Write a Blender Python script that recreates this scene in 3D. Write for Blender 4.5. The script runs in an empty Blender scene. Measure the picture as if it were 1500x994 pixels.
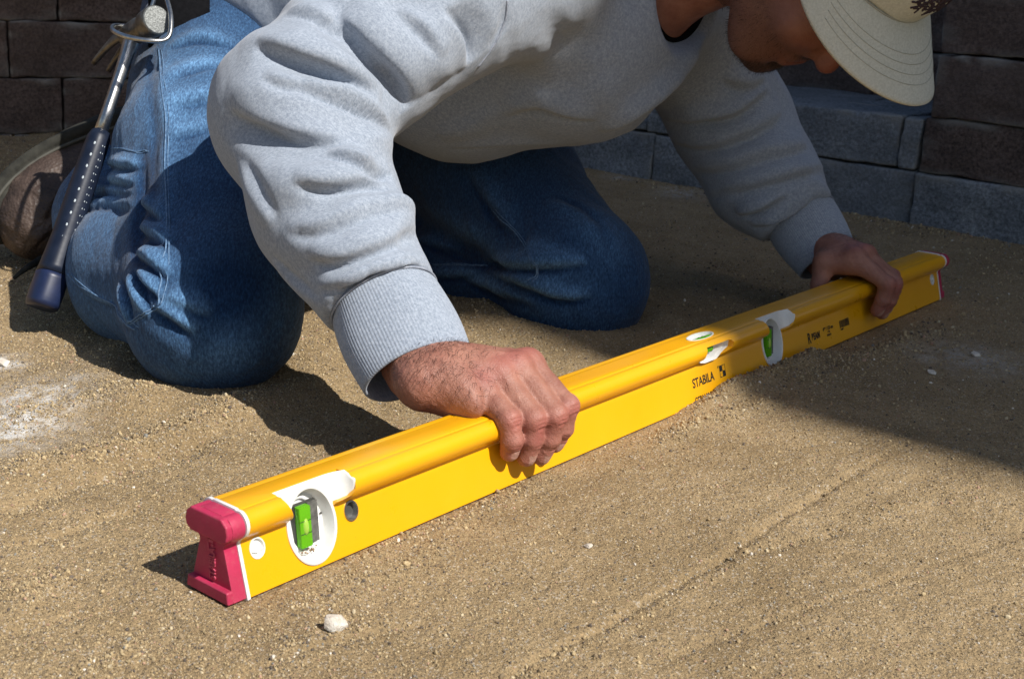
import bpy, bmesh, math, random
import numpy as np
from mathutils import Vector, Matrix

rng = np.random.default_rng(7)
random.seed(7)
S = bpy.context.scene
COL = S.collection

# ------------------------------------------------------------------ camera
FPX = 1876.37; PIT = 0.2863; ROLL = 0.0508; CAMH = 0.4098
cp, sp = math.cos(PIT), math.sin(PIT)
FW = np.array([0, cp, -sp]); RT = np.array([1., 0, 0]); UP = np.array([0, sp, cp])
R2 = math.cos(ROLL)*RT + math.sin(ROLL)*UP
U2 = -math.sin(ROLL)*RT + math.cos(ROLL)*UP
CAM = np.array([0, 0, CAMH])
cd = bpy.data.cameras.new('camera'); cam = bpy.data.objects.new('camera', cd); COL.objects.link(cam)
M = Matrix(((R2[0], U2[0], -FW[0], 0), (R2[1], U2[1], -FW[1], 0), (R2[2], U2[2], -FW[2], CAMH), (0, 0, 0, 1)))
cam.matrix_world = M
cd.sensor_fit = 'HORIZONTAL'; cd.sensor_width = 36; cd.lens = 36*FPX/1500
cd.clip_start = 0.02; cd.clip_end = 1000
cd.dof.use_dof = True; cd.dof.focus_distance = 1.12; cd.dof.aperture_fstop = 20
S.camera = cam

# ------------------------------------------------------------------ sky, sun, exposure
SUN_H = np.array([0.79, -0.613]); SUN_H = SUN_H/np.linalg.norm(SUN_H)
ELEV = math.radians(48)
w = bpy.data.worlds.new('World'); S.world = w; w.use_nodes = True
nt = w.node_tree; bg = nt.nodes['Background']
sky = nt.nodes.new('ShaderNodeTexSky'); sky.sky_type = 'NISHITA'; sky.sun_disc = False
sky.sun_elevation = ELEV
sky.sun_rotation = math.atan2(SUN_H[0], SUN_H[1])
nt.links.new(sky.outputs['Color'], bg.inputs['Color']); bg.inputs['Strength'].default_value = 0.08
sd = bpy.data.lights.new('sun', 'SUN'); sun = bpy.data.objects.new('sun', sd); COL.objects.link(sun)
sd.energy = 5.0; sd.angle = math.radians(0.53); sd.color = (1.0, 0.965, 0.915)
sdir = Vector((SUN_H[0]*math.cos(ELEV), SUN_H[1]*math.cos(ELEV), math.sin(ELEV)))
sun.rotation_euler = sdir.to_track_quat('Z', 'Y').to_euler(); sun.location = (4, -4, 6)
vs = S.view_settings; vs.view_transform = 'Standard'; vs.look = 'None'; vs.exposure = 0.25; vs.gamma = 1
vs.use_curve_mapping = False

# ------------------------------------------------------------------ measuring helpers
def P(px, py, d):
    return CAM + (FW + R2*(px-750)/FPX + U2*(497-py)/FPX)*d
def G0(px, py, z=0.0):
    r = FW + R2*(px-750)/FPX + U2*(497-py)/FPX
    return CAM + r*((z-CAMH)/r[2])
def proj(V):
    q = V-CAM; d = q@FW
    return np.stack([750+FPX*(q@R2)/d, 497-FPX*(q@U2)/d, d], -1)
PHI = 0.8979
LT = np.array([math.cos(PHI), math.sin(PHI), 0]); LN = np.array([math.sin(PHI), -math.cos(PHI), 0])
LO = np.array([-0.1919, 0.7582, 0.0])
def LV(s, u, z): return LO + s*LT + u*LN + np.array([0, 0, z])
def nrm(v): v = np.asarray(v, float); return v/np.linalg.norm(v)

# ------------------------------------------------------------------ object helpers
def tag(o, label=None, cat=None, group=None, kind=None):
    if label: o['label'] = label
    if cat: o['category'] = cat
    if group: o['group'] = group
    if kind: o['kind'] = kind
    return o
def empty(name, loc=(0, 0, 0)):
    o = bpy.data.objects.new(name, None); COL.objects.link(o); o.location = loc; o.empty_display_size = .05
    return o
def setp(o, parent):
    # shapes are written in world coordinates, so undo the offset of the thing's Empty
    o.parent = parent
    o.matrix_parent_inverse = Matrix.Translation(parent.location).inverted() if parent.type == 'EMPTY' else Matrix()
def mesh_np(name, V, F, mat=None, parent=None, smooth=True, attrs=None):
    """V (n,3); F (m,3|4) array or a list of arrays"""
    me = bpy.data.meshes.new(name)
    Fs = F if isinstance(F, list) else [F]
    Fs = [np.asarray(f, np.int32) for f in Fs if len(f)]
    V = np.asarray(V, np.float32)
    me.vertices.add(len(V)); me.vertices.foreach_set('co', V.ravel())
    idx = np.concatenate([f.ravel() for f in Fs])
    tot = np.concatenate([np.full(len(f), f.shape[1], np.int32) for f in Fs])
    st = np.concatenate([[0], np.cumsum(tot)[:-1]]).astype(np.int32)
    me.loops.add(len(idx)); me.loops.foreach_set('vertex_index', idx)
    me.polygons.add(len(tot)); me.polygons.foreach_set('loop_start', st)
    me.polygons.foreach_set('use_smooth', np.full(len(tot), smooth))
    me.update(calc_edges=True); me.validate()
    if attrs:
        for k, a in attrs.items():
            a = np.asarray(a, np.float32)
            if a.ndim == 1:
                at = me.attributes.new(k, 'FLOAT', 'POINT'); at.data.foreach_set('value', a)
            else:
                at = me.attributes.new(k, 'FLOAT_COLOR', 'POINT')
                if a.shape[1] == 3: a = np.concatenate([a, np.ones((len(a), 1), np.float32)], 1)
                at.data.foreach_set('color', a.ravel())
    o = bpy.data.objects.new(name, me); COL.objects.link(o)
    if mat: me.materials.append(mat)
    if parent: setp(o, parent)
    return o
def bm_obj(name, bm, mat=None, parent=None, smooth=False):
    me = bpy.data.meshes.new(name); bmesh.ops.recalc_face_normals(bm, faces=bm.faces[:]); bm.to_mesh(me); bm.free()
    if smooth:
        me.polygons.foreach_set('use_smooth', np.full(len(me.polygons), True))
    o = bpy.data.objects.new(name, me); COL.objects.link(o)
    if mat: me.materials.append(mat)
    if parent: setp(o, parent)
    return o

# ------------------------------------------------------------------ materials
class N:
    def __init__(s, name, rough=.6, spec=.5):
        s.m = bpy.data.materials.new(name); s.m.use_nodes = True; s.t = s.m.node_tree
        s.b = s.t.nodes['Principled BSDF']; s.b.inputs['Roughness'].default_value = rough
        s.b.inputs['Specular IOR Level'].default_value = spec
        s.tc = None
    def n(s, typ, **kw):
        x = s.t.nodes.new(typ)
        for k, v in kw.items():
            if k.startswith('i_'):
                x.inputs[k[2:].replace('_', ' ')].default_value = v
            else: setattr(x, k, v)
        return x
    def l(s, a, b): s.t.links.new(a, b)
    def obj(s):
        if not s.tc: s.tc = s.n('ShaderNodeTexCoord')
        return s.tc.outputs['Object']
    def mapping(s, scale=(1, 1, 1), rot=(0, 0, 0), src=None):
        m = s.n('ShaderNodeMapping'); m.inputs['Scale'].default_value = scale; m.inputs['Rotation'].default_value = rot
        s.l(src or s.obj(), m.inputs['Vector']); return m.outputs['Vector']
    def noise(s, scale, detail=3, rough=.5, vec=None, dist=0):
        x = s.n('ShaderNodeTexNoise'); x.inputs['Scale'].default_value = scale; x.inputs['Detail'].default_value = detail
        x.inputs['Roughness'].default_value = rough; x.inputs['Distortion'].default_value = dist
        s.l(vec or s.obj(), x.inputs['Vector']); return x.outputs['Fac']
    def voro(s, scale, vec=None, out='Distance', feature='F1'):
        x = s.n('ShaderNodeTexVoronoi', feature=feature); x.inputs['Scale'].default_value = scale
        s.l(vec or s.obj(), x.inputs['Vector']); return x.outputs[out]
    def ramp(s, fac, stops):
        r = s.n('ShaderNodeValToRGB'); e = r.color_ramp.elements
        while len(e) > len(stops): e.remove(e[-1])
        while len(e) < len(stops): e.new(1.0)
        for el, (p, c) in zip(e, stops):
            el.position = p; el.color = (*c, 1) if len(c) == 3 else c
        s.l(fac, r.inputs['Fac']); return r.outputs['Color']
    def mix(s, fac, a, b, mode='MIX'):
        m = s.n('ShaderNodeMix', data_type='RGBA', blend_type=mode)
        for v, i in ((fac, 0), (a, 6), (b, 7)):
            if hasattr(v, 'is_linked') or isinstance(v, bpy.types.NodeSocket): s.l(v, m.inputs[i])
            elif i == 0: m.inputs[0].default_value = v
            else: m.inputs[i].default_value = (*v, 1)
        return m.outputs[2]
    def math(s, op, a, b=None):
        m = s.n('ShaderNodeMath', operation=op)
        for v, i in ((a, 0), (b, 1)):
            if v is None: continue
            if isinstance(v, bpy.types.NodeSocket): s.l(v, m.inputs[i])
            else: m.inputs[i].default_value = v
        return m.outputs[0]
    def attr(s, name, out='Fac', typ='GEOMETRY'):
        a = s.n('ShaderNodeAttribute', attribute_name=name, attribute_type=typ); return a.outputs[out]
    def bump(s, h, strength=.3, dist=.002, prev=None):
        b = s.n('ShaderNodeBump'); b.inputs['Strength'].default_value = strength; b.inputs['Distance'].default_value = dist
        s.l(h, b.inputs['Height'])
        if prev is not None: s.l(prev, b.inputs['Normal'])
        s.l(b.outputs['Normal'], s.b.inputs['Normal']); return b.outputs['Normal']
    def col(s, c):
        if isinstance(c, bpy.types.NodeSocket): s.l(c, s.b.inputs['Base Color'])
        else: s.b.inputs['Base Color'].default_value = (*c, 1)
        return s

def simple(name, c, rough=.5, var=.15, scale=40, bump=0, spec=.5, metal=0):
    n = N(name, rough, spec)
    f = n.noise(scale, 4, .6)
    n.col(n.ramp(f, [(.25, tuple(x*(1-var) for x in c)), (.75, tuple(min(1, x*(1+var)) for x in c))]))
    n.b.inputs['Metallic'].default_value = metal
    if bump: n.bump(n.noise(scale*6, 3, .6), .5, bump)
    return n.m

MAT = {}
def mats():
    # sand ------------------------------------------------------------
    n = N('sand', .95, .15)
    big = n.noise(2.2, 4, .6); mid = n.noise(28, 4, .6); fine = n.noise(520, 2, .7); fine2 = n.voro(700, out='Color')
    c = n.ramp(mid, [(.3, (.32, .228, .122)), (.7, (.425, .312, .176))])
    c = n.mix(n.math('MULTIPLY', big, .5), c, (.40, .285, .148))
    c = n.mix(.8, c, n.ramp(n.noise(4.5, 5, .62), [(.32, (.68, .66, .62)), (.55, (1, 1, 1))]), 'MULTIPLY')
    g = n.ramp(fine, [(.28, (.08, .06, .04)), (.42, (.48, .48, .48)), (.6, (.53, .52, .51)), (.75, (.97, .93, .88))])
    c = n.mix(.72, c, g, 'OVERLAY')
    sepv = n.n('ShaderNodeSeparateColor'); n.l(fine2, sepv.inputs[0])
    c = n.mix(n.math('MULTIPLY', n.math('GREATER_THAN', sepv.outputs[0], .90), .55), c, (.11, .09, .07))
    c = n.mix(n.math('MULTIPLY', n.math('GREATER_THAN', sepv.outputs[1], .93), .5), c, (.62, .55, .45))
    dust = n.attr('dust')
    c = n.mix(n.math('MULTIPLY', dust, n.ramp(n.noise(60, 5, .7), [(.35, (0, 0, 0)), (.6, (1, 1, 1))])), c, (.72, .70, .66))
    n.col(c)
    n.bump(n.math('ADD', n.noise(420, 3, .75), n.math('MULTIPLY', n.noise(150, 2, .6), .8)), .95, .0036)
    MAT['sand'] = n.m
    n = N('grain', .85, .3)
    a = n.attr('gcol', 'Color', 'INSTANCER'); n.col(a)
    MAT['grain'] = n.m
    # heather grey sweatshirt -----------------------------------------
    n = N('heather_knit', .95, .1)
    v1 = n.mapping((1, 1, 1)); streak = n.noise(330, 3, .7, n.mapping((1, 1.7, .85), (0, .5, .9)))
    soft = n.noise(9, 3, .5); fine = n.noise(1100, 2, .6)
    c = n.ramp(streak, [(.30, (.155, .188, .24)), (.5, (.275, .315, .375)), (.72, (.43, .475, .54))])
    c = n.mix(.35, c, n.ramp(fine, [(.3, (.155, .188, .24)), (.7, (.46, .505, .57))]))
    c = n.mix(n.math('MULTIPLY', soft, .18), c, (.24, .272, .325))
    n.col(c); n.b.inputs['Sheen Weight'].default_value = .25; n.b.inputs['Sheen Roughness'].default_value = .6
    n.bump(n.math('ADD', n.math('MULTIPLY', streak, .35), n.noise(1100, 2, .7)), .4, .0006)
    MAT['knit'] = n.m
    # denim -------------------------------------------------------------
    n = N('denim', .9, .12)
    fade = n.attr('fade')
    w1 = n.noise(620, 2, .6, n.mapping((1, .35, .35), (.3, .5, .7))); w2 = n.noise(1000, 2, .6)
    slub = n.noise(150, 3, .6, n.mapping((3, 1, .25), (.1, .2, .6)))
    c = n.mix(fade, (.010, .034, .085), (.105, .215, .36))
    c = n.mix(.58, c, n.ramp(w1, [(.3, (.10, .12, .18)), (.5, (.47, .47, .47)), (.68, (.97, .97, .94))]), 'OVERLAY')
    c = n.mix(.32, c, n.ramp(w2, [(.35, (.2, .2, .25)), (.65, (.85, .85, .85))]), 'OVERLAY')
    c = n.mix(.25, c, n.ramp(slub, [(.3, (.3, .3, .35)), (.7, (.75, .75, .75))]), 'OVERLAY')
    n.col(c); n.b.inputs['Sheen Weight'].default_value = .12
    n.bump(n.math('ADD', w1, n.math('MULTIPLY', n.noise(60, 3, .6), .6)), .5, .0014)
    MAT['denim'] = n.m
    n = N('denim_thread', .8, .2); n.col(n.ramp(n.noise(300, 2), [(.3, (.06, .12, .22)), (.7, (.17, .27, .40))])); MAT['thread'] = n.m
    n = N('grey_thread', .8, .2); n.col(n.ramp(n.noise(300, 2), [(.3, (.21, .235, .28)), (.7, (.34, .365, .42))])); MAT['gthread'] = n.m
    # skin ---------------------------------------------------------------
    n = N('skin', .5, .35)
    c = n.ramp(n.noise(55, 4, .6), [(.3, (.255, .105, .073)), (.7, (.39, .185, .13))])
    c = n.mix(n.math('MULTIPLY', n.attr('red'), .65), c, (.36, .095, .085))
    c = n.mix(n.math('MULTIPLY', n.attr('tan'), .5), c, (.20, .085, .055))  # darkens the head's skin: shade on the face painted into its colour
    c = n.mix(n.attr('stub'), c, n.ramp(n.noise(700, 2, .7), [(.42, (.018, .013, .011)), (.66, (.14, .075, .055))]))
    c = n.mix(n.attr('nail'), c, (.50, .29, .23))
    c = n.mix(n.math('MULTIPLY', n.math('GREATER_THAN', n.noise(190, 2, .5), .66), .3), c, (.27, .12, .08))
    n.col(c); n.b.inputs['Subsurface Weight'].default_value = .12
    n.b.inputs['Subsurface Radius'].default_value = (.006, .0025, .0015); n.b.inputs['Subsurface Scale'].default_value = 1
    wr = n.noise(260, 3, .6, n.mapping((1, 3.2, 1), (.3, .2, .7)))
    n.bump(n.math('ADD', n.math('MULTIPLY', n.voro(750), .5), n.math('ADD', wr, n.math('MULTIPLY', n.noise(420, 4, .65), .6))), .5, .0010)
    MAT['skin'] = n.m
    n = N('hair_dark', .6, .4); n.col((.035, .022, .016)); MAT['hair'] = n.m
    # level ---------------------------------------------------------------
    n = N('yellow_powder_coat', .32, .5)
    c = n.ramp(n.noise(7, 4, .6), [(.3, (.80, .375, .003)), (.7, (.84, .405, .004))])
    dirt = n.ramp(n.noise(260, 4, .75), [(.66, (0, 0, 0)), (.74, (1, 1, 1))])
    c = n.mix(n.math('MULTIPLY', dirt, .35), c, (.45, .27, .06))
    n.col(c); n.b.inputs['Coat Weight'].default_value = .25; n.b.inputs['Coat Roughness'].default_value = .2
    n.l(n.ramp(n.noise(30, 4, .7), [(.3, (.26, .26, .26)), (.7, (.42, .42, .42))]), n.b.inputs['Roughness'])
    n.bump(n.noise(900, 2, .6), .06, .0004)
    MAT['yellow'] = n.m
    n = N('red_rubber', .55, .4)
    c = n.ramp(n.noise(40, 4, .7), [(.3, (.37, .011, .055)), (.7, (.48, .020, .082))])
    e = n.n('ShaderNodeNewGeometry')
    c = n.mix(n.ramp(e.outputs['Pointiness'], [(.505, (0, 0, 0)), (.60, (.4, .4, .4))]), c, (.50, .10, .14))
    c = n.mix(n.math('MULTIPLY', n.ramp(n.noise(200, 5, .8), [(.52, (0, 0, 0)), (.7, (1, 1, 1))]), .22), c, (.42, .20, .17))
    n.col(c); n.bump(n.noise(500, 3, .7), .3, .0006); MAT['red'] = n.m
    n = N('white_plastic', .4, .5)
    c = n.ramp(n.noise(60, 4, .7), [(.3, (.70, .70, .66)), (.7, (.80, .80, .77))])
    c = n.mix(n.math('MULTIPLY', n.ramp(n.noise(420, 4, .8), [(.62, (0, 0, 0)), (.72, (1, 1, 1))]), .5), c, (.38, .30, .2))
    n.col(c); MAT['white'] = n.m
    n = N('green_vial', .12, .5); n.col((.20, .62, .02)); n.b.inputs['Transmission Weight'].default_value = .45
    n.b.inputs['IOR'].default_value = 1.3; MAT['green'] = n.m
    n = N('bubble_fluid', .1, .5); n.col((.55, .85, .12)); n.b.inputs['Transmission Weight'].default_value = .4; MAT['bubble'] = n.m
    n = N('black_print', .5, .4); n.col(n.ramp(n.noise(200, 3), [(.3, (.012, .011, .01)), (.7, (.03, .028, .025))])); MAT['print'] = n.m
    MAT['greyslot'] = simple('grey_backing', (.11, .11, .10), .45, .5, 260)
    MAT['slot'] = simple('dark_slot', (.05, .05, .045), .5)
    MAT['steelring'] = simple('steel_ring', (.55, .55, .55), .25, metal=1)
    # stone -----------------------------------------------------------------
    def stone(nm, a, b, d):
        n = N(nm, .93, .2)
        oi = n.n('ShaderNodeObjectInfo')
        v = n.n('ShaderNodeVectorMath', operation='ADD'); n.l(n.obj(), v.inputs[0]); n.l(oi.outputs['Random'], v.inputs[1])
        f = n.noise(14, 5, .65, v.outputs[0]); g = n.noise(180, 4, .7, v.outputs[0])
        c = n.ramp(f, [(.3, a), (.7, b)])
        c = n.mix(.8, c, n.ramp(g, [(.3, (.12, .12, .12)), (.5, (.5, .5, .5)), (.7, (.92, .92, .92))]), 'OVERLAY')
        c = n.mix(n.math('MULTIPLY', oi.outputs['Random'], .45), c, d)
        e = n.attr('edge'); c = n.mix(n.math('MULTIPLY', e, .85), c, (.36, .34, .30))
        n.col(c); n.bump(n.math('ADD', n.noise(120, 5, .7), n.math('MULTIPLY', n.noise(420, 3, .7), .5)), .9, .005)
        return n.m
    MAT['stone_brown'] = stone('brown_stone', (.095, .068, .056), (.185, .132, .108), (.135, .105, .090))
    MAT['stone_blue'] = stone('blue_grey_stone', (.16, .175, .188), (.31, .325, .335), (.21, .215, .22))
    # footwear, cap, hammer -------------------------------------------------
    n = N('brown_leather', .55, .4)
    c = n.ramp(n.noise(24, 5, .7), [(.3, (.030, .020, .016)), (.55, (.070, .047, .036)), (.75, (.16, .115, .088))])
    n.col(c); n.bump(n.math('ADD', n.noise(60, 5, .7), n.voro(240)), .5, .002); MAT['leather'] = n.m
    n = N('boot_sole', .95, .08); n.col(n.ramp(n.noise(30, 4, .7), [(.3, (.020, .020, .018)), (.7, (.060, .058, .048))])); n.bump(n.noise(120, 3), .4, .002); MAT['sole'] = n.m
    MAT['welt'] = simple('boot_welt', (.075, .072, .058), .8, .25, 60)
    n = N('khaki_twill', .9, .15)
    c = n.ramp(n.noise(500, 2, .6, n.mapping((1, .4, 1), (.4, .3, .8))), [(.3, (.52, .53, .45)), (.7, (.66, .67, .585))])
    n.col(n.mix(n.math('MULTIPLY', n.noise(18, 4), .25), c, (.48, .48, .40))); n.bump(n.noise(650, 2), .3, .0008); MAT['khaki'] = n.m
    MAT['khaki_thread'] = simple('khaki_thread', (.40, .40, .33), .8, .1)
    MAT['emblem'] = simple('dark_embroidery', (.05, .032, .045), .85, .4, 200, .001)
    n = N('hammer_steel', .28, .5); n.b.inputs['Metallic'].default_value = 1
    n.col(n.ramp(n.noise(120, 4, .7), [(.3, (.30, .30, .29)), (.7, (.62, .61, .58))])); n.bump(n.noise(300, 3, .7), .12, .001); MAT['steel'] = n.m
    n = N('hammer_face', .55, .5); n.b.inputs['Metallic'].default_value = .6
    n.col(n.ramp(n.noise(420, 4, .8), [(.35, (.10, .105, .10)), (.6, (.26, .27, .26))])); n.bump(n.noise(500, 3, .7), .5, .001); MAT['hface'] = n.m
    n = N('hammer_dark_steel', .4, .5); n.b.inputs['Metallic'].default_value = .85
    n.col(n.ramp(n.noise(90, 4, .7), [(.3, (.10, .09, .075)), (.7, (.22, .20, .17))])); n.bump(n.noise(200, 3), .2, .001); MAT['dsteel'] = n.m
    n = N('navy_grip', .42, .28); n.col(n.ramp(n.noise(70, 4, .7), [(.3, (.006, .010, .022)), (.7, (.014, .020, .038))])); n.bump(n.noise(200, 3), .1, .001); MAT['navy'] = n.m
    n = N('blue_grip_end', .42, .5); n.col(n.ramp(n.noise(70, 4, .7), [(.3, (.007, .013, .042)), (.7, (.013, .022, .065))])); MAT['bluegrip'] = n.m
    MAT['dimple'] = simple('pale_dimple', (.45, .50, .52), .6, .2)
    MAT['belt'] = simple('black_webbing', (.008, .008, .009), .95, .3, 200, .001, spec=.04)
    n = N('white_pebble', .8, .3); n.col(n.ramp(n.noise(70, 5, .7), [(.3, (.42, .34, .26)), (.6, (.70, .66, .58))])); n.bump(n.noise(160, 4, .7), .8, .003); MAT['pebble'] = n.m
    MAT['render_wall'] = simple('house_render', (.42, .38, .32), .9, .1, 8, .002)
    MAT['roof'] = simple('roof_tile', (.14, .07, .05), .85, .2, 20, .003)
    MAT['glass'] = simple('window_glass', (.03, .04, .045), .08)
    MAT['frame'] = simple('painted_frame', (.7, .7, .68), .5)
mats()

# ------------------------------------------------------------------ implicit surface tools
class Field:
    def __init__(s, lo, hi, h):
        s.lo = np.asarray(lo, float); s.h = h
        s.n = np.ceil((np.asarray(hi)-s.lo)/h).astype(int)+1
        s.a = np.full(s.n, 1.0, np.float32)
    def box(s, lo, hi, m):
        i0 = np.maximum(np.floor((np.asarray(lo)-m-s.lo)/s.h).astype(int), 0)
        i1 = np.minimum(np.ceil((np.asarray(hi)+m-s.lo)/s.h).astype(int)+1, s.n)
        sl = tuple(slice(a, b) for a, b in zip(i0, i1))
        ax = [(s.lo[k]+s.h*np.arange(i0[k], i1[k])).astype(np.float32) for k in range(3)]
        return sl, ax[0][:, None, None], ax[1][None, :, None], ax[2][None, None, :]
    def put(s, lo, hi, fn, k=0.0, mode='u'):
        m = k+4*s.h
        sl, X, Y, Z = s.box(lo, hi, m)
        if any(q.stop <= q.start for q in sl): return
        d = fn(X, Y, Z).astype(np.float32); a = s.a[sl]
        if mode == 'u':
            if k > 0:
                hh = np.clip(.5+.5*(a-d)/k, 0, 1); r = a*(1-hh)+d*hh-k*hh*(1-hh)
            else: r = np.minimum(a, d)
        else:   # subtract
            d = -d
            if k > 0:
                hh = np.clip(.5-.5*(a-d)/k, 0, 1); r = a*(1-hh)+d*hh+k*hh*(1-hh)
            else: r = np.maximum(a, d)
        s.a[sl] = r
    def cone(s, a, b, r1, r2, k=0.0, mode='u', clip=None, flat=None):
        a = np.asarray(a, float); b = np.asarray(b, float); rm = max(r1, r2)
        lo = np.minimum(a, b)-rm; hi = np.maximum(a, b)+rm
        def fn(X, Y, Z):
            ba = b-a; L2 = ba@ba
            px, py, pz = X-a[0], Y-a[1], Z-a[2]
            if L2 < 1e-12:
                d = np.sqrt(px*px+py*py+pz*pz)-r1
            else:
                t = np.clip((px*ba[0]+py*ba[1]+pz*ba[2])/L2, 0, 1)
                # slope-corrected tapered capsule
                dx, dy, dz = px-ba[0]*t, py-ba[1]*t, pz-ba[2]*t
                d = np.sqrt(dx*dx+dy*dy+dz*dz)-(r1+(r2-r1)*t)
            if clip is not None:
                c, n = clip
                d = np.maximum(d, (X-c[0])*n[0]+(Y-c[1])*n[1]+(Z-c[2])*n[2])
            return d
        s.put(lo, hi, fn, k, mode)
    def ell(s, c, axes, r, k=0.0, mode='u'):
        c = np.asarray(c, float); A = np.asarray(axes, float); r = np.asarray(r, float); rm = r.max()
        def fn(X, Y, Z):
            px, py, pz = X-c[0], Y-c[1], Z-c[2]
            q0 = q1 = 0
            for i in range(3):
                e = px*A[i][0]+py*A[i][1]+pz*A[i][2]
                q0 = q0+(e/r[i])**2; q1 = q1+(e/r[i]**2)**2
            k0 = np.sqrt(q0); k1 = np.sqrt(q1)+1e-9
            return k0*(k0-1)/k1
        s.put(c-rm, c+rm, fn, k, mode)
    def net(s):
        a = s.a; neg = a < 0
        n = np.array(a.shape)-1
        cnt = np.zeros(n, np.int8)
        offs = [(i, j, k) for i in (0, 1) for j in (0, 1) for k in (0, 1)]
        for o in offs: cnt += neg[o[0]:o[0]+n[0], o[1]:o[1]+n[1], o[2]:o[2]+n[2]]
        act = (cnt > 0) & (cnt < 8)
        ci = np.argwhere(act); vid = np.full(n, -1, np.int32); vid[act] = np.arange(len(ci))
        cv = np.stack([a[ci[:, 0]+o[0], ci[:, 1]+o[1], ci[:, 2]+o[2]] for o in offs], 1)
        acc = np.zeros((len(ci), 3)); num = np.zeros(len(ci))
        for i, o in enumerate(offs):
            for j in range(i+1, 8):
                q = offs[j]
                if sum(abs(o[t]-q[t]) for t in range(3)) != 1: continue
                x, y = cv[:, i], cv[:, j]; m = (x < 0) != (y < 0)
                t = np.where(m, x/np.where(m, x-y, 1), 0)
                acc += m[:, None]*(np.array(o)+t[:, None]*(np.array(q)-np.array(o))); num += m
        V = s.lo+(ci+acc/num[:, None])*s.h
        Q = []
        for ax in range(3):
            b, c = [(1, 2), (2, 0), (0, 1)][ax]
            sh = [slice(None)]*3; s0 = list(sh); s1 = list(sh)
            s0[ax] = slice(0, -1); s1[ax] = slice(1, None)
            x = neg[tuple(s0)]; y = neg[tuple(s1)]
            e = np.argwhere(x != y)
            e = e[(e[:, b] > 0) & (e[:, c] > 0) & (e[:, b] < n[b]) & (e[:, c] < n[c])]
            fl = neg[tuple(e.T)]
            def g(db, dc):
                q = e.copy(); q[:, b] += db; q[:, c] += dc; return vid[tuple(q.T)]
            q = np.stack([g(-1, -1), g(0, -1), g(0, 0), g(-1, 0)], 1)
            q = np.where(fl[:, None], q, q[:, ::-1]); Q.append(q)
        Q = np.concatenate(Q); Q = Q[(Q >= 0).all(1)]
        return V, Q

def vnormals(V, Q):
    a = V[Q[:, 2]]-V[Q[:, 0]]; b = V[Q[:, -1]]-V[Q[:, 1]]
    fn = np.cross(a, b); Nn = np.zeros_like(V)
    for k in range(Q.shape[1]):
        for c in range(3): Nn[:, c] += np.bincount(Q[:, k], fn[:, c], len(V))
    return Nn/(np.linalg.norm(Nn, axis=1, keepdims=True)+1e-12)
def smooth(V, Q, it=1, f=.5, wt=None):
    E = np.concatenate([np.stack([Q[:, k], Q[:, (k+1) % 4]], 1) for k in range(4)])
    deg = np.bincount(E[:, 0], minlength=len(V))+np.bincount(E[:, 1], minlength=len(V))
    for _ in range(it):
        A = np.stack([np.bincount(E[:, 0], V[E[:, 1], c], len(V))+np.bincount(E[:, 1], V[E[:, 0], c], len(V)) for c in range(3)], 1)
        A = A/np.maximum(deg, 1)[:, None]
        V = V+(A-V)*(f if wt is None else f*wt[:, None])
    return V
def pick(V, PX, pts):
    out = []
    for (x, y) in pts:
        for rad in (4, 8, 16, 40):
            m = (abs(PX[:, 0]-x) < rad) & (abs(PX[:, 1]-y) < rad)
            if m.any(): break
        else: continue
        ii = np.nonzero(m)[0]
        dm = PX[ii, 2].min(); near = ii[PX[ii, 2] < dm+.02]
        j = near[np.argmin((PX[near, 0]-x)**2+(PX[near, 1]-y)**2)]
        out.append(V[j])
    return np.array(out)
def resample(L, n):
    L = np.asarray(L, float)
    if len(L) < 2: return np.repeat(L, n, 0)
    # Catmull-Rom
    E = np.concatenate([[2*L[0]-L[1]], L, [2*L[-1]-L[-2]]]); out = []
    m = len(L)-1
    for t in np.linspace(0, m-1e-9, n):
        i = int(t); u = t-i; p0, p1, p2, p3 = E[i:i+4]
        out.append(.5*((2*p1)+(-p0+p2)*u+(2*p0-5*p1+4*p2-p3)*u*u+(-p0+3*p1-3*p2+p3)*u**3))
    return np.array(out)
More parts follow.
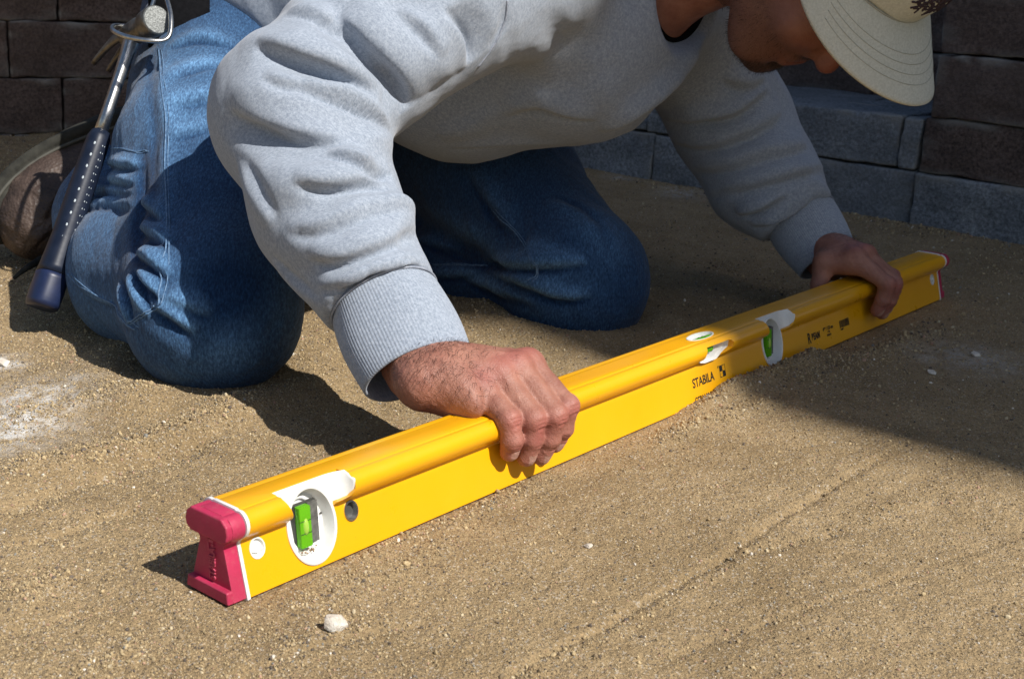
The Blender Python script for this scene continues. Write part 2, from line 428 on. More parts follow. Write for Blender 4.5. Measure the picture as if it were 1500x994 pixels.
def strokes(V, Q, lst):
    """each stroke: (points on the surface, width m, height m, kind): kind 0 a soft rise or hollow,
    1 / -1 a cloth fold: a rolled ridge with a tight crease on its right / left hand side"""
    DT = np.zeros(len(V))
    for chunk in lst:
        PX = proj(V); Nn = vnormals(V, Q); D = np.zeros(len(V))
        for st in chunk:
            pts, wd, amp = st[:3]; kd = st[3] if len(st) > 3 else 0
            L = pick(V, PX, pts)
            if len(L) < 2: continue
            L = resample(L, max(10, 8*len(L)))
            for _ in range(3): L[1:-1] = (L[:-2]+2*L[1:-1]+L[2:])/4
            lo = L.min(0)-3.2*wd; hi = L.max(0)+3.2*wd
            ii = np.nonzero(((V > lo) & (V < hi)).all(1))[0]
            if not len(ii): continue
            best = np.full(len(ii), 9.); bt = np.zeros(len(ii)); bs = np.zeros(len(ii))
            for k in range(len(L)-1):
                a, b = L[k], L[k+1]; ba = b-a
                t = np.clip(((V[ii]-a)@ba)/(ba@ba+1e-12), 0, 1)
                r = V[ii]-a-t[:, None]*ba; d = np.linalg.norm(r, axis=1)
                u = d < best; best[u] = d[u]; bt[u] = (k+t[u])/(len(L)-1)
                bs[u] = np.sign(np.einsum('ij,ij->i', np.cross(np.broadcast_to(ba, (u.sum(), 3)), r[u]), Nn[ii[u]]))
            taper = np.sin(np.pi*np.clip(bt, 0, 1))**.75
            w = wd*(.55+.45*taper)
            if kd == 0: pr = np.exp(-(best/w)**2)
            else:
                x = best*bs*(-kd)/w       # positive on the crease side
                pr = np.where(x > 0, np.exp(-(x/.62)**2), np.exp(-(x/1.25)**2))-.62*np.exp(-((x-.95)/.42)**2)
            D[ii] += amp*taper*pr
        V = V+Nn*D[:, None]; DT += D
    return V, DT
def tube(L, r, n=6, closed=False):
    L = np.asarray(L, float); m = len(L)
    T = np.gradient(L, axis=0); T /= np.linalg.norm(T, axis=1, keepdims=True)+1e-12
    ref = np.array([0, 0, 1.]) if abs(T[0][2]) < .9 else np.array([1., 0, 0])
    V = []; r = np.broadcast_to(r, (m,)); A = np.cross(T[0], ref); A /= np.linalg.norm(A)
    for i in range(m):
        A = A-T[i]*(A@T[i]); A /= np.linalg.norm(A); B = np.cross(T[i], A)
        th = np.arange(n)*2*math.pi/n
        V.append(L[i]+r[i]*(np.cos(th)[:, None]*A+np.sin(th)[:, None]*B))
    V = np.concatenate(V); Q = []
    for i in range(m-1):
        for j in range(n): Q.append((i*n+j, i*n+(j+1) % n, (i+1)*n+(j+1) % n, (i+1)*n+j))
    c0 = len(V); V = np.concatenate([V, L[:1], L[-1:]])
    Tt = [(c0, (j+1) % n, j) for j in range(n)]+[(c0+1, (m-1)*n+j, (m-1)*n+(j+1) % n) for j in range(n)]
    return V, [np.array(Q), np.array(Tt)]
def merge(parts):
    V = []; F3 = []; F4 = []; o = 0
    for v, fs in parts:
        for f in (fs if isinstance(fs, list) else [fs]):
            f = np.asarray(f)
            if not len(f): continue
            (F4 if f.shape[1] == 4 else F3).append(f+o)
        V.append(v); o += len(v)
    return np.concatenate(V), [np.concatenate(x) for x in (F4, F3) if x]
# value noise on a lattice
def vnoise(x, y, seed, per=256):
    r = np.random.default_rng(seed).random((per, per)).astype(np.float32)
    xi = np.floor(x).astype(int); yi = np.floor(y).astype(int); fx = x-xi; fy = y-yi
    fx = fx*fx*(3-2*fx); fy = fy*fy*(3-2*fy)
    g = lambda i, j: r[i % per, j % per]
    return (g(xi, yi)*(1-fx)+g(xi+1, yi)*fx)*(1-fy)+(g(xi, yi+1)*(1-fx)+g(xi+1, yi+1)*fx)*fy-.5
# ================================================================== the ground
def seg_d(x, y, pts):
    best = np.full(x.shape, 9., np.float32); bt = np.zeros(x.shape, np.float32)
    m = len(pts)-1
    for k in range(m):
        a, b = pts[k], pts[k+1]; bx, by = b[0]-a[0], b[1]-a[1]; L2 = bx*bx+by*by
        t = np.clip(((x-a[0])*bx+(y-a[1])*by)/L2, 0, 1)
        d = np.hypot(x-a[0]-t*bx, y-a[1]-t*by)
        u = d < best; best = np.where(u, d, best); bt = np.where(u, (k+t)/m, bt)
    return best, bt
def gpts(px): return [G0(*q)[:2] for q in px]
def lpts(su): return [LV(s, u, 0)[:2] for s, u in su]
FEAT = [  # polyline, width, height, coarseness
    (lpts([(.52, .030), (.60, .031), (.66, .030), (.72, .030), (.78, .034), (.86, .040)]), .016, .0145, 1.0),
    (lpts([(.66, .060), (.80, .066), (.95, .075), (1.1, .08)]), .022, .0055, .8),
    (lpts([(.44, .05), (.55, .058), (.66, .066)]), .012, .004, 1.0),
    (lpts([(.09, .030), (.16, .032), (.25, .034), (.34, .036)]), .010, .0022, 1.0),
    (lpts([(.02, .05), (.10, .06), (.2, .056)]), .014, .002, .6),
    (gpts([(640, 1080), (745, 990), (900, 902), (1040, 824), (1110, 776), (1250, 692), (1340, 640)]), .0036, -.0036, .6),
    (gpts([(660, 1090), (770, 995), (915, 908), (1060, 826), (1130, 779)]), .008, .0008, .5),
    (gpts([(1010, 826), (1080, 808), (1180, 788), (1270, 772)]), .006, -.0022, .7),
    (gpts([(300, 1010), (420, 960), (520, 930), (640, 905)]), .0035, -.0028, .4),
    (gpts([(900, 1000), (1040, 935), (1200, 880), (1380, 820), (1500, 780)]), .0030, -.0014, .35),
    (gpts([(0, 800), (110, 765), (230, 735)]), .005, -.0045, .6),
    (gpts([(-20, 930), (80, 900), (190, 880)]), .006, -.0040, .6),
    (gpts([(1240, 760), (1330, 730), (1420, 700)]), .012, .0015, .4),
    (gpts([(-40, 752), (60, 722), (160, 690), (260, 660), (340, 632)]), .012, -.0060, .5),
    (gpts([(-40, 700), (80, 680), (180, 655), (300, 620), (420, 590)]), .022, .0080, 1.0),
    (gpts([(0, 880), (60, 850), (110, 838)]), .016, .006, 1.0),
    (gpts([(-20, 620), (120, 600), (260, 585)]), .025, .0055, .7),
    (gpts([(440, 720), (520, 690), (600, 650)]), .02, .003, .6),
    (gpts([(100, 1000), (170, 960), (230, 930)]), .014, .003, .8),
    (gpts([(400, 985), (470, 930), (560, 890)]), .02, .002, .5),
    (gpts([(860, 262), (960, 275), (1030, 282), (1230, 318), (1340, 335), (1500, 366)]), .03, .006, .9),
    (gpts([(960, 380), (1080, 392), (1170, 425)]), .03, -.006, .1),
]
KNEES = [(P(310, 445, 1.27)[:2], .11), (P(850, 400, 1.55)[:2], .11)]
def ground_h(x, y):
    x = x.astype(np.float32); y = y.astype(np.float32)
    z = .006*vnoise(x*2.3, y*2.3, 1)+.004*vnoise(x*6, y*6, 2)+.0028*vnoise(x*17, y*17, 3)
    z += .0017*vnoise(x*48, y*48, 4)
    z += np.clip((-.02-x)/.2, 0, 1)*(.0045*vnoise(x*9+y*5, y*22, 21)+.0025*vnoise(x*31, y*44, 22))
    co = np.zeros(x.shape, np.float32)
    lx = (x-LO[0])*LT[0]+(y-LO[1])*LT[1]; ln = (x-LO[0])*LN[0]+(y-LO[1])*LN[1]
    # flat bed where the level rests
    bed = np.exp(-(np.clip(np.abs(ln)-.028, 0, 9)/.03)**2)*((lx > -.03) & (lx < 1.25))
    z *= (1-.9*bed)
    for pts, wd, am, c in FEAT:
        d, t = seg_d(x+min(.010, wd)*.9*vnoise(x*30, y*30, 11), y+min(.010, wd)*.9*vnoise(x*30, y*30, 12), pts)
        e = np.exp(-(d/wd)**2)*np.clip(np.minimum(t, 1-t)*6, 0, 1)
        z += am*e*(1+.5*vnoise(x*70, y*70, 13)); co = np.maximum(co, c*e)
    for c, r in KNEES:
        d = np.hypot(x-c[0], y-c[1]); z += .010*np.exp(-((d-r)/.03)**2)
    fade = np.clip((3.4-y), 0, 1)
    z += (.0013*vnoise(x*130, y*130, 5)+.0012*vnoise(x*330, y*330, 6)*(1+1.4*co))*fade
    inl = (np.abs(ln) < .0225) & (lx > 0) & (lx < 1.22)
    z = np.where(inl, np.minimum(z, -.0012), z)
    near = (np.abs(ln) < .034) & (lx > -.01)
    z = np.where(near, np.minimum(z, .0012+.11*np.clip(lx-.49, 0, 1)**1.25+.25*np.clip(lx-.60, 0, 1)), z)
    # slope of sand up to the wall at the back left
    back = np.clip((y-1.75-.35*x-.3)/.8, 0, 1)*np.clip((-.1-x)/.4, 0, 1)
    z += .035*back*back*(3-2*back)
    return z, co
def build_ground():
    k = .0021/.68
    ys = [.52]
    while ys[-1] < 3.5: ys.append(ys[-1]*(1+k))
    ys = np.array([-120, -20, -4, -1, 0, .3, .42]+ys+[3.8, 4.6, 7, 15, 60, 250.])
    us = np.concatenate([[-300, -40, -8, -2.4, -1.1, -.75], np.arange(-.60, .6001, k), [.75, 1.1, 2.4, 8, 40, 300.]])
    sc = np.clip(ys, .52, 3.6)
    X = (us[None, :]*sc[:, None]).astype(np.float32); Y = np.repeat(ys[:, None], len(us), 1).astype(np.float32)
    Z, co = ground_h(X, Y)
    du = np.zeros(X.shape, np.float32)
    for (px, py, r, a) in [(40, 592, .05, .9), (10, 622, .05, 1), (70, 585, .035, .8), (8, 535, .02, .8), (905, 262, .03, .5), (1000, 285, .05, .45), (1430, 525, .05, .45), (1360, 520, .03, .3)]:
        c = G0(px, py); du = np.maximum(du, a*np.exp(-((X-c[0])**2+((Y-c[1])*.8)**2)/r**2))
    nr, nc = X.shape; I = np.arange(nr*nc).reshape(nr, nc)
    Q = np.stack([I[:-1, :-1], I[:-1, 1:], I[1:, 1:], I[1:, :-1]], -1).reshape(-1, 4)
    V = np.stack([X, Y, Z], -1).reshape(-1, 3)
    o = mesh_np('sand_ground', V, Q, MAT['sand'], attrs={'dust': du.ravel()})
    tag(o, 'coarse tan bedding sand raked flat in front of the stone wall', 'ground', kind='structure')
    # grains ------------------------------------------------------------
    n = 560000
    y = .60*np.exp(rng.random(n)*math.log(3.1/.60)); u = (rng.random(n)-.5)*1.06
    # prefer coarse bands
    x = u*y; z, co = ground_h(x, y)
    left = np.clip((.05-x)/.25, 0, 1)
    keep = rng.random(n) < (.20+.30*left+.62*co)
    x, y, z, co = x[keep], y[keep], z[keep], co[keep]; n = len(x)
    lx = (x-LO[0])*LT[0]+(y-LO[1])*LT[1]; ln = (x-LO[0])*LN[0]+(y-LO[1])*LN[1]
    ok = ~((np.abs(ln) < .024) & (lx > -.004) & (lx < 1.224)); x, y, z, co = x[ok], y[ok], z[ok], co[ok]; n = len(x)
    size = .00047*np.exp(rng.normal(0, .45, n))*(1+.75*co*(rng.random(n)))*np.clip(y/1.0, .9, 1.8)
    big = rng.random(n) < .006; size[big] *= 1.9
    size = np.minimum(size, .0028)
    pal = np.array([(.44, .335, .185), (.34, .25, .135), (.23, .17, .10), (.50, .41, .26), (.12, .095, .075), (.70, .64, .54), (.40, .25, .17), (.24, .23, .20)])
    ci = rng.choice(len(pal), n, p=[.33, .27, .17, .07, .10, .008, .032, .02])
    col = pal[ci]*(.8+.4*rng.random((n, 1)))
    V = np.stack([x, y, z+size*.25], -1)
    o = mesh_np('sand_grains', V, np.zeros((0, 4), int).reshape(0, 4) if False else [np.zeros((1, 3), int)], None, attrs=None) if False else None
    me = bpy.data.meshes.new('sand_grains'); me.vertices.add(n); me.vertices.foreach_set('co', V.astype(np.float32).ravel())
    a = me.attributes.new('gsize', 'FLOAT', 'POINT'); a.data.foreach_set('value', size.astype(np.float32))
    a = me.attributes.new('grot', 'FLOAT_VECTOR', 'POINT'); a.data.foreach_set('vector', (rng.random((n, 3))*6.283).astype(np.float32).ravel())
    a = me.attributes.new('gcol', 'FLOAT_COLOR', 'POINT'); a.data.foreach_set('color', np.concatenate([col, np.ones((n, 1))], 1).astype(np.float32).ravel())
    me.update()
    o = bpy.data.objects.new('sand_grains', me); COL.objects.link(o)
    tag(o, 'loose grains of coarse sand and fine grit strewn over the ground', 'sand', kind='stuff')
    g = bpy.data.node_groups.new('grain_scatter', 'GeometryNodeTree')
    g.interface.new_socket('Geometry', in_out='INPUT', socket_type='NodeSocketGeometry')
    g.interface.new_socket('Geometry', in_out='OUTPUT', socket_type='NodeSocketGeometry')
    gi = g.nodes.new('NodeGroupInput'); go = g.nodes.new('NodeGroupOutput')
    ip = g.nodes.new('GeometryNodeInstanceOnPoints')
    ico = g.nodes.new('GeometryNodeMeshIcoSphere'); ico.inputs['Radius'].default_value = 1.0; ico.inputs['Subdivisions'].default_value = 1
    sm = g.nodes.new('GeometryNodeSetMaterial'); sm.inputs['Material'].default_value = MAT['grain']
    tr = g.nodes.new('GeometryNodeTransform'); tr.inputs['Scale'].default_value = (1.15, .9, .72)
    g.links.new(ico.outputs['Mesh'], tr.inputs['Geometry']); g.links.new(tr.outputs['Geometry'], sm.inputs['Geometry'])
    g.links.new(sm.outputs['Geometry'], ip.inputs['Instance'])
    def na(nm, typ):
        q = g.nodes.new('GeometryNodeInputNamedAttribute'); q.data_type = typ; q.inputs['Name'].default_value = nm
        return [s for s in q.outputs if s.enabled][0]
    g.links.new(na('gsize', 'FLOAT'), ip.inputs['Scale'])
    e2r = g.nodes.new('FunctionNodeEulerToRotation'); g.links.new(na('grot', 'FLOAT_VECTOR'), e2r.inputs[0])
    g.links.new(e2r.outputs[0], ip.inputs['Rotation'])
    g.links.new(gi.outputs[0], ip.inputs['Points']); g.links.new(ip.outputs['Instances'], go.inputs[0])
    md = o.modifiers.new('scatter', 'NODES'); md.node_group = g
build_ground()

def pebble(px, py, r, seed, label, sc=(1, .8, .55), mat='pebble'):
    rr = np.random.default_rng(seed)
    bm = bmesh.new(); bmesh.ops.create_icosphere(bm, subdivisions=3, radius=1)
    pl = [(nrm(rr.normal(size=3)), .48+.3*rr.random()) for _ in range(11)]
    for v in bm.verts:
        p = np.array(v.co)
        for n_, d_ in pl:
            e = p@n_-d_
            if e > 0: p = p-n_*e*.92
        v.co = Vector(p*np.array(sc)*r)
    o = bm_obj('pebble', bm, MAT[mat]); c = G0(px, py); z, _ = ground_h(np.array([c[0]]), np.array([c[1]]))
    o.location = (c[0], c[1], float(z[0])+r*sc[2]*.45); o.rotation_euler = (rr.random()*.4, rr.random()*.4, rr.random()*6)
    tag(o, label, 'pebble', 'pale pebbles lying on the sand')
pebble(492, 918, .0105, 3, 'large pale chipped pebble lying in front of the red end cap of the level', (1, .75, .7))
pebble(6, 536, .009, 4, 'small white pebble on sand beside the chalky dust patch near the hammer grip')
pebble(862, 800, .0042, 5, 'tiny pale pebble on the smooth sand in front of the level')
pebble(1366, 545, .0065, 6, 'white pebble on shaded sand in front of the far end of the level')
pebble(1428, 522, .0075, 7, 'white pebble on shaded sand well past the far end of the level')
# ================================================================== stone walls
def block_mesh(name, L, H, D, seed):
    """tumbled block, front face at y=0 facing -y, x 0..L, z 0..H"""
    r = np.random.default_rng(seed)
    bm = bmesh.new(); bmesh.ops.create_cube(bm, size=1)
    for v in bm.verts: v.co = Vector(((v.co.x+.5)*L, (v.co.y+.5)*D, (v.co.z+.5)*H))
    bmesh.ops.bevel(bm, geom=bm.edges[:]+bm.verts[:], offset=.0050, segments=3, profile=.6, affect='EDGES')
    bmesh.ops.subdivide_edges(bm, edges=[e for e in bm.edges if e.calc_length() > .03], cuts=9, use_grid_fill=True)
    me = bpy.data.meshes.new(name); bm.to_mesh(me); bm.free()
    n = len(me.vertices); V = np.empty(n*3, np.float32); me.vertices.foreach_get('co', V); V = V.reshape(-1, 3)
    ed = np.minimum.reduce([V[:, 0], L-V[:, 0], V[:, 2], H-V[:, 2]])
    for s_, a_ in ((14, .0035), (38, .0026), (90, .0022)):
        o_ = r.random(3)*50
        V[:, 1] += a_*vnoise(V[:, 0]*s_+o_[0], V[:, 2]*s_+V[:, 1]*s_+o_[1], int(seed*7+s_))*2
        V[:, 2] += a_*.7*vnoise(V[:, 0]*s_+o_[2], V[:, 1]*s_+o_[1], int(seed*7+s_+1))*2
        V[:, 0] += a_*.5*vnoise(V[:, 2]*s_+o_[2], V[:, 1]*s_+o_[1], int(seed*7+s_+2))*2
    me.vertices.foreach_set('co', V.ravel())
    at = me.attributes.new('edge', 'FLOAT', 'POINT')
    at.data.foreach_set('value', (np.clip(1-np.minimum(ed*2.2, H-V[:, 2])/.016, 0, 1)*np.clip(vnoise(V[:, 0]*45, V[:, 2]*70, seed)*3.2+.35, 0, 1)*(V[:, 1] < .03)).astype(np.float32))
    me.polygons.foreach_set('use_smooth', np.full(len(me.polygons), True)); me.update()
    return me
BCACHE = {}
def block(parent, a, z, L, H, D, line, mat, proud=0.0):
    key = (round(L, 3), round(H, 3), round(D, 3), random.randrange(3))
    if key not in BCACHE: BCACHE[key] = block_mesh('block', L-.003, H-.0022, D, len(BCACHE)+11)
    me = BCACHE[key]
    (ox, oy), (dx, dy) = line
    ang = math.atan2(dy, dx)
    o = bpy.data.objects.new('block', me.copy() if False else me); COL.objects.link(o)
    # front normal is the -y side turned by ang
    nx, ny = math.sin(ang), -math.cos(ang)
    o.location = (ox+dx*a+nx*proud, oy+dy*a+ny*proud, z)
    o.rotation_euler = (random.uniform(-.008, .008), random.uniform(-.006, .006), ang+random.uniform(-.012, .012))
    if not me.materials: me.materials.append(None)
    o.material_slots[0].link = 'OBJECT'; o.material_slots[0].material = MAT[mat]
    o.parent = parent; o.matrix_parent_inverse = Matrix.Translation(parent.location).inverted()
    return o
# wall behind the boots
A0 = P(0, 112, 2.50); A1 = P(215, 112, 2.645); dl = nrm((A1-A0)[:2])
LW = ((A0[0], A0[1]), tuple(dl))
wl = empty('stone_wall', (A0[0], A0[1], 0))
tag(wl, 'dark brown tumbled block wall in shade behind the kneeling worker\'s boots', 'wall')
CH = .1105; ZB = .0325
for c in range(-1, 6):
    off = (0 if c % 2 else .098)
    a = -1.16+off-.29
    # a joint falls 12 px / 85 px from the picture's left in alternate courses
    while a < 1.30:
        L = .29
        if a+L > 1.28: L = 1.30-a
        if L > .06: block(wl, a+.021, ZB+c*CH, L, CH, .16, LW, 'stone_brown', random.uniform(-.004, .004))
        a += .29
# steps and pier to the right
W0 = np.array([.19, 2.644]); dr = nrm(np.array([.844, 2.104])-W0)
RW = ((W0[0], W0[1]), tuple(dr)); nr_ = np.array([dr[1], -dr[0]])  # towards the camera side
if nr_@(-W0) < 0: nr_ = -nr_
def a_of(px, py, z):   # distance along the riser of a seen joint
    r = FW+R2*(px-750)/FPX+U2*(497-py)/FPX; q = nr_
    t = ((W0-CAM[:2])@q)/(r[:2]@q); return float(((CAM+r*t)[:2]-W0)@dr)
def z_of(px, py):
    r = FW+R2*(px-750)/FPX+U2*(497-py)/FPX; q = nr_
    t = ((W0-CAM[:2])@q)/(r[:2]@q); return float((CAM+r*t)[2])
ws = empty('stone_steps', (W0[0], W0[1], 0))
tag(ws, 'blue grey block steps with a wide tread behind the worker\'s left arm', 'steps')
aj1 = a_of(956, 245, 0); aj2 = a_of(1339, 290, 0); ap = a_of(1350, 205, 0)
print('steps', aj1, aj2, ap, z_of(1337, 250), z_of(1337, 172))
H1 = max(.085, z_of(1337, 250)); H2 = max(.08, z_of(1337, 172)-H1)
L0 = (aj2-aj1)/2
for i, a in enumerate([aj1-2*L0, aj1-L0, aj1, aj1+L0, aj2, aj2+.27, aj2+.54]):
    L = L0 if i < 4 else .27
    block(ws, a, -.006, L, H1+.006, .15, RW, 'stone_blue', .004 if i < 4 else .012)
as1 = a_of(947, 195, 0); as2 = a_of(1319, 210, 0)
L1 = (as2-as1)/2
for a, L in [(as1-2*L1, L1), (as1-L1, L1), (as1, L1), (as1+L1, L1), (as2, ap-as2)]:
    block(ws, a, H1, L, H2, .15, RW, 'stone_blue', 0)
# tread slabs behind the riser, then the second riser
back = -nr_
for a, L in [(as1-2*L1, 2*L1), (as1, L1*1.3), (as1+L1*1.3, ap-as1-L1*1.3)]:
    (ox, oy) = W0+back*.152
    block(ws, a, H1+H2-.055, L, .052, .34, ((ox, oy), tuple(dr)), 'stone_blue', 0)
ZT = H1+H2
for c in range(4):
    a = as1-2*L1-(.13 if c % 2 else 0)-.54
    while a < ap+.05:
        (ox, oy) = W0+back*.42
        block(ws, a, ZT-.01+c*.1, .27, .1, .15, ((ox, oy), tuple(dr)), 'stone_brown', random.uniform(-.003, .003)); a += .27
wp = empty('stone_pier', (W0[0]+dr[0]*ap, W0[1]+dr[1]*ap, 0))
tag(wp, 'dark brown block pier rising beside the cap brim at the end of the steps', 'pier')
z = H1
for c, h in enumerate([.097, .106, .106, .106, .106]):
    Ls = [.34, .34] if c % 2 == 0 else [.20, .34, .14]
    a = ap+.004+(.008 if c > 0 else 0)
    for L in Ls:
        block(wp, a, z, L, h, .50, RW, 'stone_brown', .008+random.uniform(-.004, .004)); a += L
    z += h
# the house whose corner throws the shade across the yard
def build_house():
    sl0 = G0(1500, 700)[:2]; tow = SUN_H; nn = np.array([-tow[1], tow[0]]);
    if nn@(np.array([0, 3.])-sl0) < 0: nn = -nn
    c0 = sl0+tow*4.6
    root = empty('house', (c0[0], c0[1], 0)); tag(root, 'tall rendered house beside the yard whose corner shades the wall', 'house')
    ex, ey = tow, nn
    W_, D_, H_ = 7.0, 8.0, 9.5
    def pt(a, b, z): q = c0+ex*a+ey*b; return (q[0], q[1], z)
    def box(name, a0, a1, b0, b1, z0, z1, mat, parent):
        bm = bmesh.new(); vs = [bm.verts.new(pt(a, b, z)) for z in (z0, z1) for a, b in ((a0, b0), (a1, b0), (a1, b1), (a0, b1))]
        for f in ((3, 2, 1, 0), (4, 5, 6, 7), (0, 1, 5, 4), (1, 2, 6, 5), (2, 3, 7, 6), (3, 0, 4, 7)): bm.faces.new([vs[i] for i in f])
        return bm_obj(name, bm, mat, parent)
    box('wall', 0, D_, 0, W_, -.1, H_, MAT['render_wall'], root)
    bm = bmesh.new()
    v = [bm.verts.new(pt(*q)) for q in ((0, .05, H_+.003), (D_+.3, .05, H_+.003), (D_+.3, W_+.3, H_+.003), (0, W_+.3, H_+.003), (0, W_/2, H_+2.2), (D_+.3, W_/2, H_+2.2))]
    for f in ((0, 1, 5, 4), (2, 3, 4, 5), (0, 4, 3), (1, 2, 5), (3, 2, 1, 0)): bm.faces.new([v[i] for i in f])
    bm_obj('roof', bm, MAT['roof'], root)
    for z0 in (1.0, 4.0, 7.0):
        for b0 in (1.2, 4.4):
            wn = box('window', -.03, .02, b0, b0+1.3, z0, z0+1.4, MAT['frame'], root)
            box('pane', -.036, -.031, b0+.08, b0+1.22, z0+.08, z0+1.32, MAT['glass'], wn)
build_house()
# ================================================================== the spirit level
def level_profile():
    A, h = .0226, .0604
    half = []   # from bottom front up to top centre
    half += [(A-.0012, 0), (A, .0012)]
    half += [(.0135, .0335), (.0126, .0362), (.0130, .0382), (.0155, .0408)]
    cx, cz, r = .0130, .0508, .0096
    for a in np.linspace(-48, 76, 14):
        half.append((cx+r*math.cos(math.radians(a)), cz+r*math.sin(math.radians(a))))
    half += [(.0118, h-.0007), (.0112, h-.0003), (.0106, h)]
    full = half+[(-u, z) for u, z in reversed(half)]
    return full
PROF = level_profile()
def lw(s, u, z): return LV(s, u, z)
def extrude(prof, s0, s1, nseg=1, bulge=None):
    n = len(prof); V = []; F4 = []
    for k in range(nseg+1):
        s = s0+(s1-s0)*k/nseg
        for u, z in prof: V.append(lw(s, u, z))
    for k in range(nseg):
        for j in range(n): F4.append((k*n+j, k*n+(j+1) % n, (k+1)*n+(j+1) % n, (k+1)*n+j))
    return V, F4, n
def prof_solid(name, prof, s0, s1, mat, parent, bev=0):
    V, F4, n = extrude(prof, s0, s1)
    bm = bmesh.new(); vs = [bm.verts.new(v) for v in V]
    for f in F4: bm.faces.new([vs[i] for i in f])
    bm.faces.new(vs[:n][::-1]); bm.faces.new(vs[n:])
    o = bm_obj(name, bm, mat, parent)
    return o
def soft_shade(o, ang=35):
    me = o.data
    bm = bmesh.new(); bm.from_mesh(me)
    for f in bm.faces: f.smooth = True
    for e in bm.edges:
        if len(e.link_faces) != 2 or e.calc_face_angle(3) > math.radians(ang): e.smooth = False
    bm.to_mesh(me); bm.free()
def apply_bool(o, cutters, op='DIFFERENCE'):
    for c in cutters:
        m = o.modifiers.new('b', 'BOOLEAN'); m.object = c; m.operation = op; m.solver = 'EXACT'
    dg = bpy.context.evaluated_depsgraph_get(); dg.update()
    me = bpy.data.meshes.new_from_object(o.evaluated_get(dg)); old = o.data
    o.modifiers.clear(); o.data = me
    for c in cutters: bpy.data.objects.remove(c)
def prism_su(pts, z_u, depth_axis):
    pass
def poly_prism(pts2, fn0, fn1, name='cut', mat=None, parent=None):
    """pts2: outline; fn0/fn1 map an outline point to both ends"""
    n = len(pts2); bm = bmesh.new()
    a = [bm.verts.new(fn0(*q)) for q in pts2]; b = [bm.verts.new(fn1(*q)) for q in pts2]
    bm.faces.new(a[::-1]); bm.faces.new(b)
    for i in range(n): bm.faces.new((a[i], a[(i+1) % n], b[(i+1) % n], b[i]))
    return bm_obj(name, bm, mat, parent)
lvl = empty('spirit_level', tuple(LO))
tag(lvl, 'long yellow spirit level with red rubber ends pressed onto the sand', 'spirit level')
SL = .2817
def fu(z): return .0226-SL*(z-.0012)           # u of the sloping web face at height z
fn_ = nrm(LN+np.array([0, 0, SL]))
def on_face(s, z, off=0.0): return LV(s, fu(z), z)+fn_*off
C0 = .0150
body = prof_solid('body', PROF, C0+.0028, 1.22-C0-.0028, MAT['yellow'], lvl)
def oval(cs, cz, rs, rz, n=40): return [(cs+rs*math.cos(t), cz+rz*math.sin(t)) for t in np.linspace(0, 2*math.pi, n, endpoint=False)]
def slot(s0, s1, z0, z1, n=8):
    r = (s1-s0)/2*.35; out = []
    for cx, cz, a0 in ((s1-r, z1-r*.6, 0), (s0+r, z1-r*.6, 90), (s0+r, z0+r*.6, 180), (s1-r, z0+r*.6, 270)):
        for a in np.linspace(a0, a0+90, n): out.append((cx+r*math.cos(math.radians(a)), cz+.6*r*math.sin(math.radians(a))))
    return out
D1S, D1Z = .0785, .0305; D2S, D2Z = .7385, .0305
RS, RZ = .0215, .0262
cut = []
for cs in (D1S, D2S):
    cut.append(poly_prism(oval(cs, D1Z, RS, RZ), lambda s, z: on_face(s, z, .02), lambda s, z: on_face(s, z, -.0135)))
    # scoop through the rounded top edge
    ol = [(cs-.0285, .066), (cs-.0285, .056), (cs-.0215, .0405), (cs-.0180, .034), (cs+.018, .034), (cs+.0225, .0405), (cs+.0305, .0425), (cs+.0335, .0465), (cs+.0340, .052), (cs+.0325, .0575), (cs+.0300, .066)]
    cut.append(poly_prism(ol, lambda s, z: on_face(s, z, .03), lambda s, z: on_face(s, z, -.0012)))
for cs, rs in ((.0302, .0062), (.1155, .0062), (1.1835, .0062)):
    cut.append(poly_prism(oval(cs, .0298, rs, .0068, 28), lambda s, z: on_face(s, z, .02), lambda s, z: on_face(s, z, -.005)))
# central window on the rounded edge and on top
cut.append(poly_prism([(.585, .0408), (.589, .0565), (.634, .0565), (.6395, .053), (.6385, .0475), (.630, .0445), (.6165, .0385), (.596, .0385)], lambda s, z: LV(s, .03, z), lambda s, z: LV(s, .0125, z)))
cut.append(poly_prism(oval(.607, .0015, .0215, .0078, 30), lambda s, u: LV(s, u, .07), lambda s, u: LV(s, u, .0535)))
apply_bool(body, cut); soft_shade(body, 28)
if not body.data.materials: body.data.materials.append(MAT['yellow'])
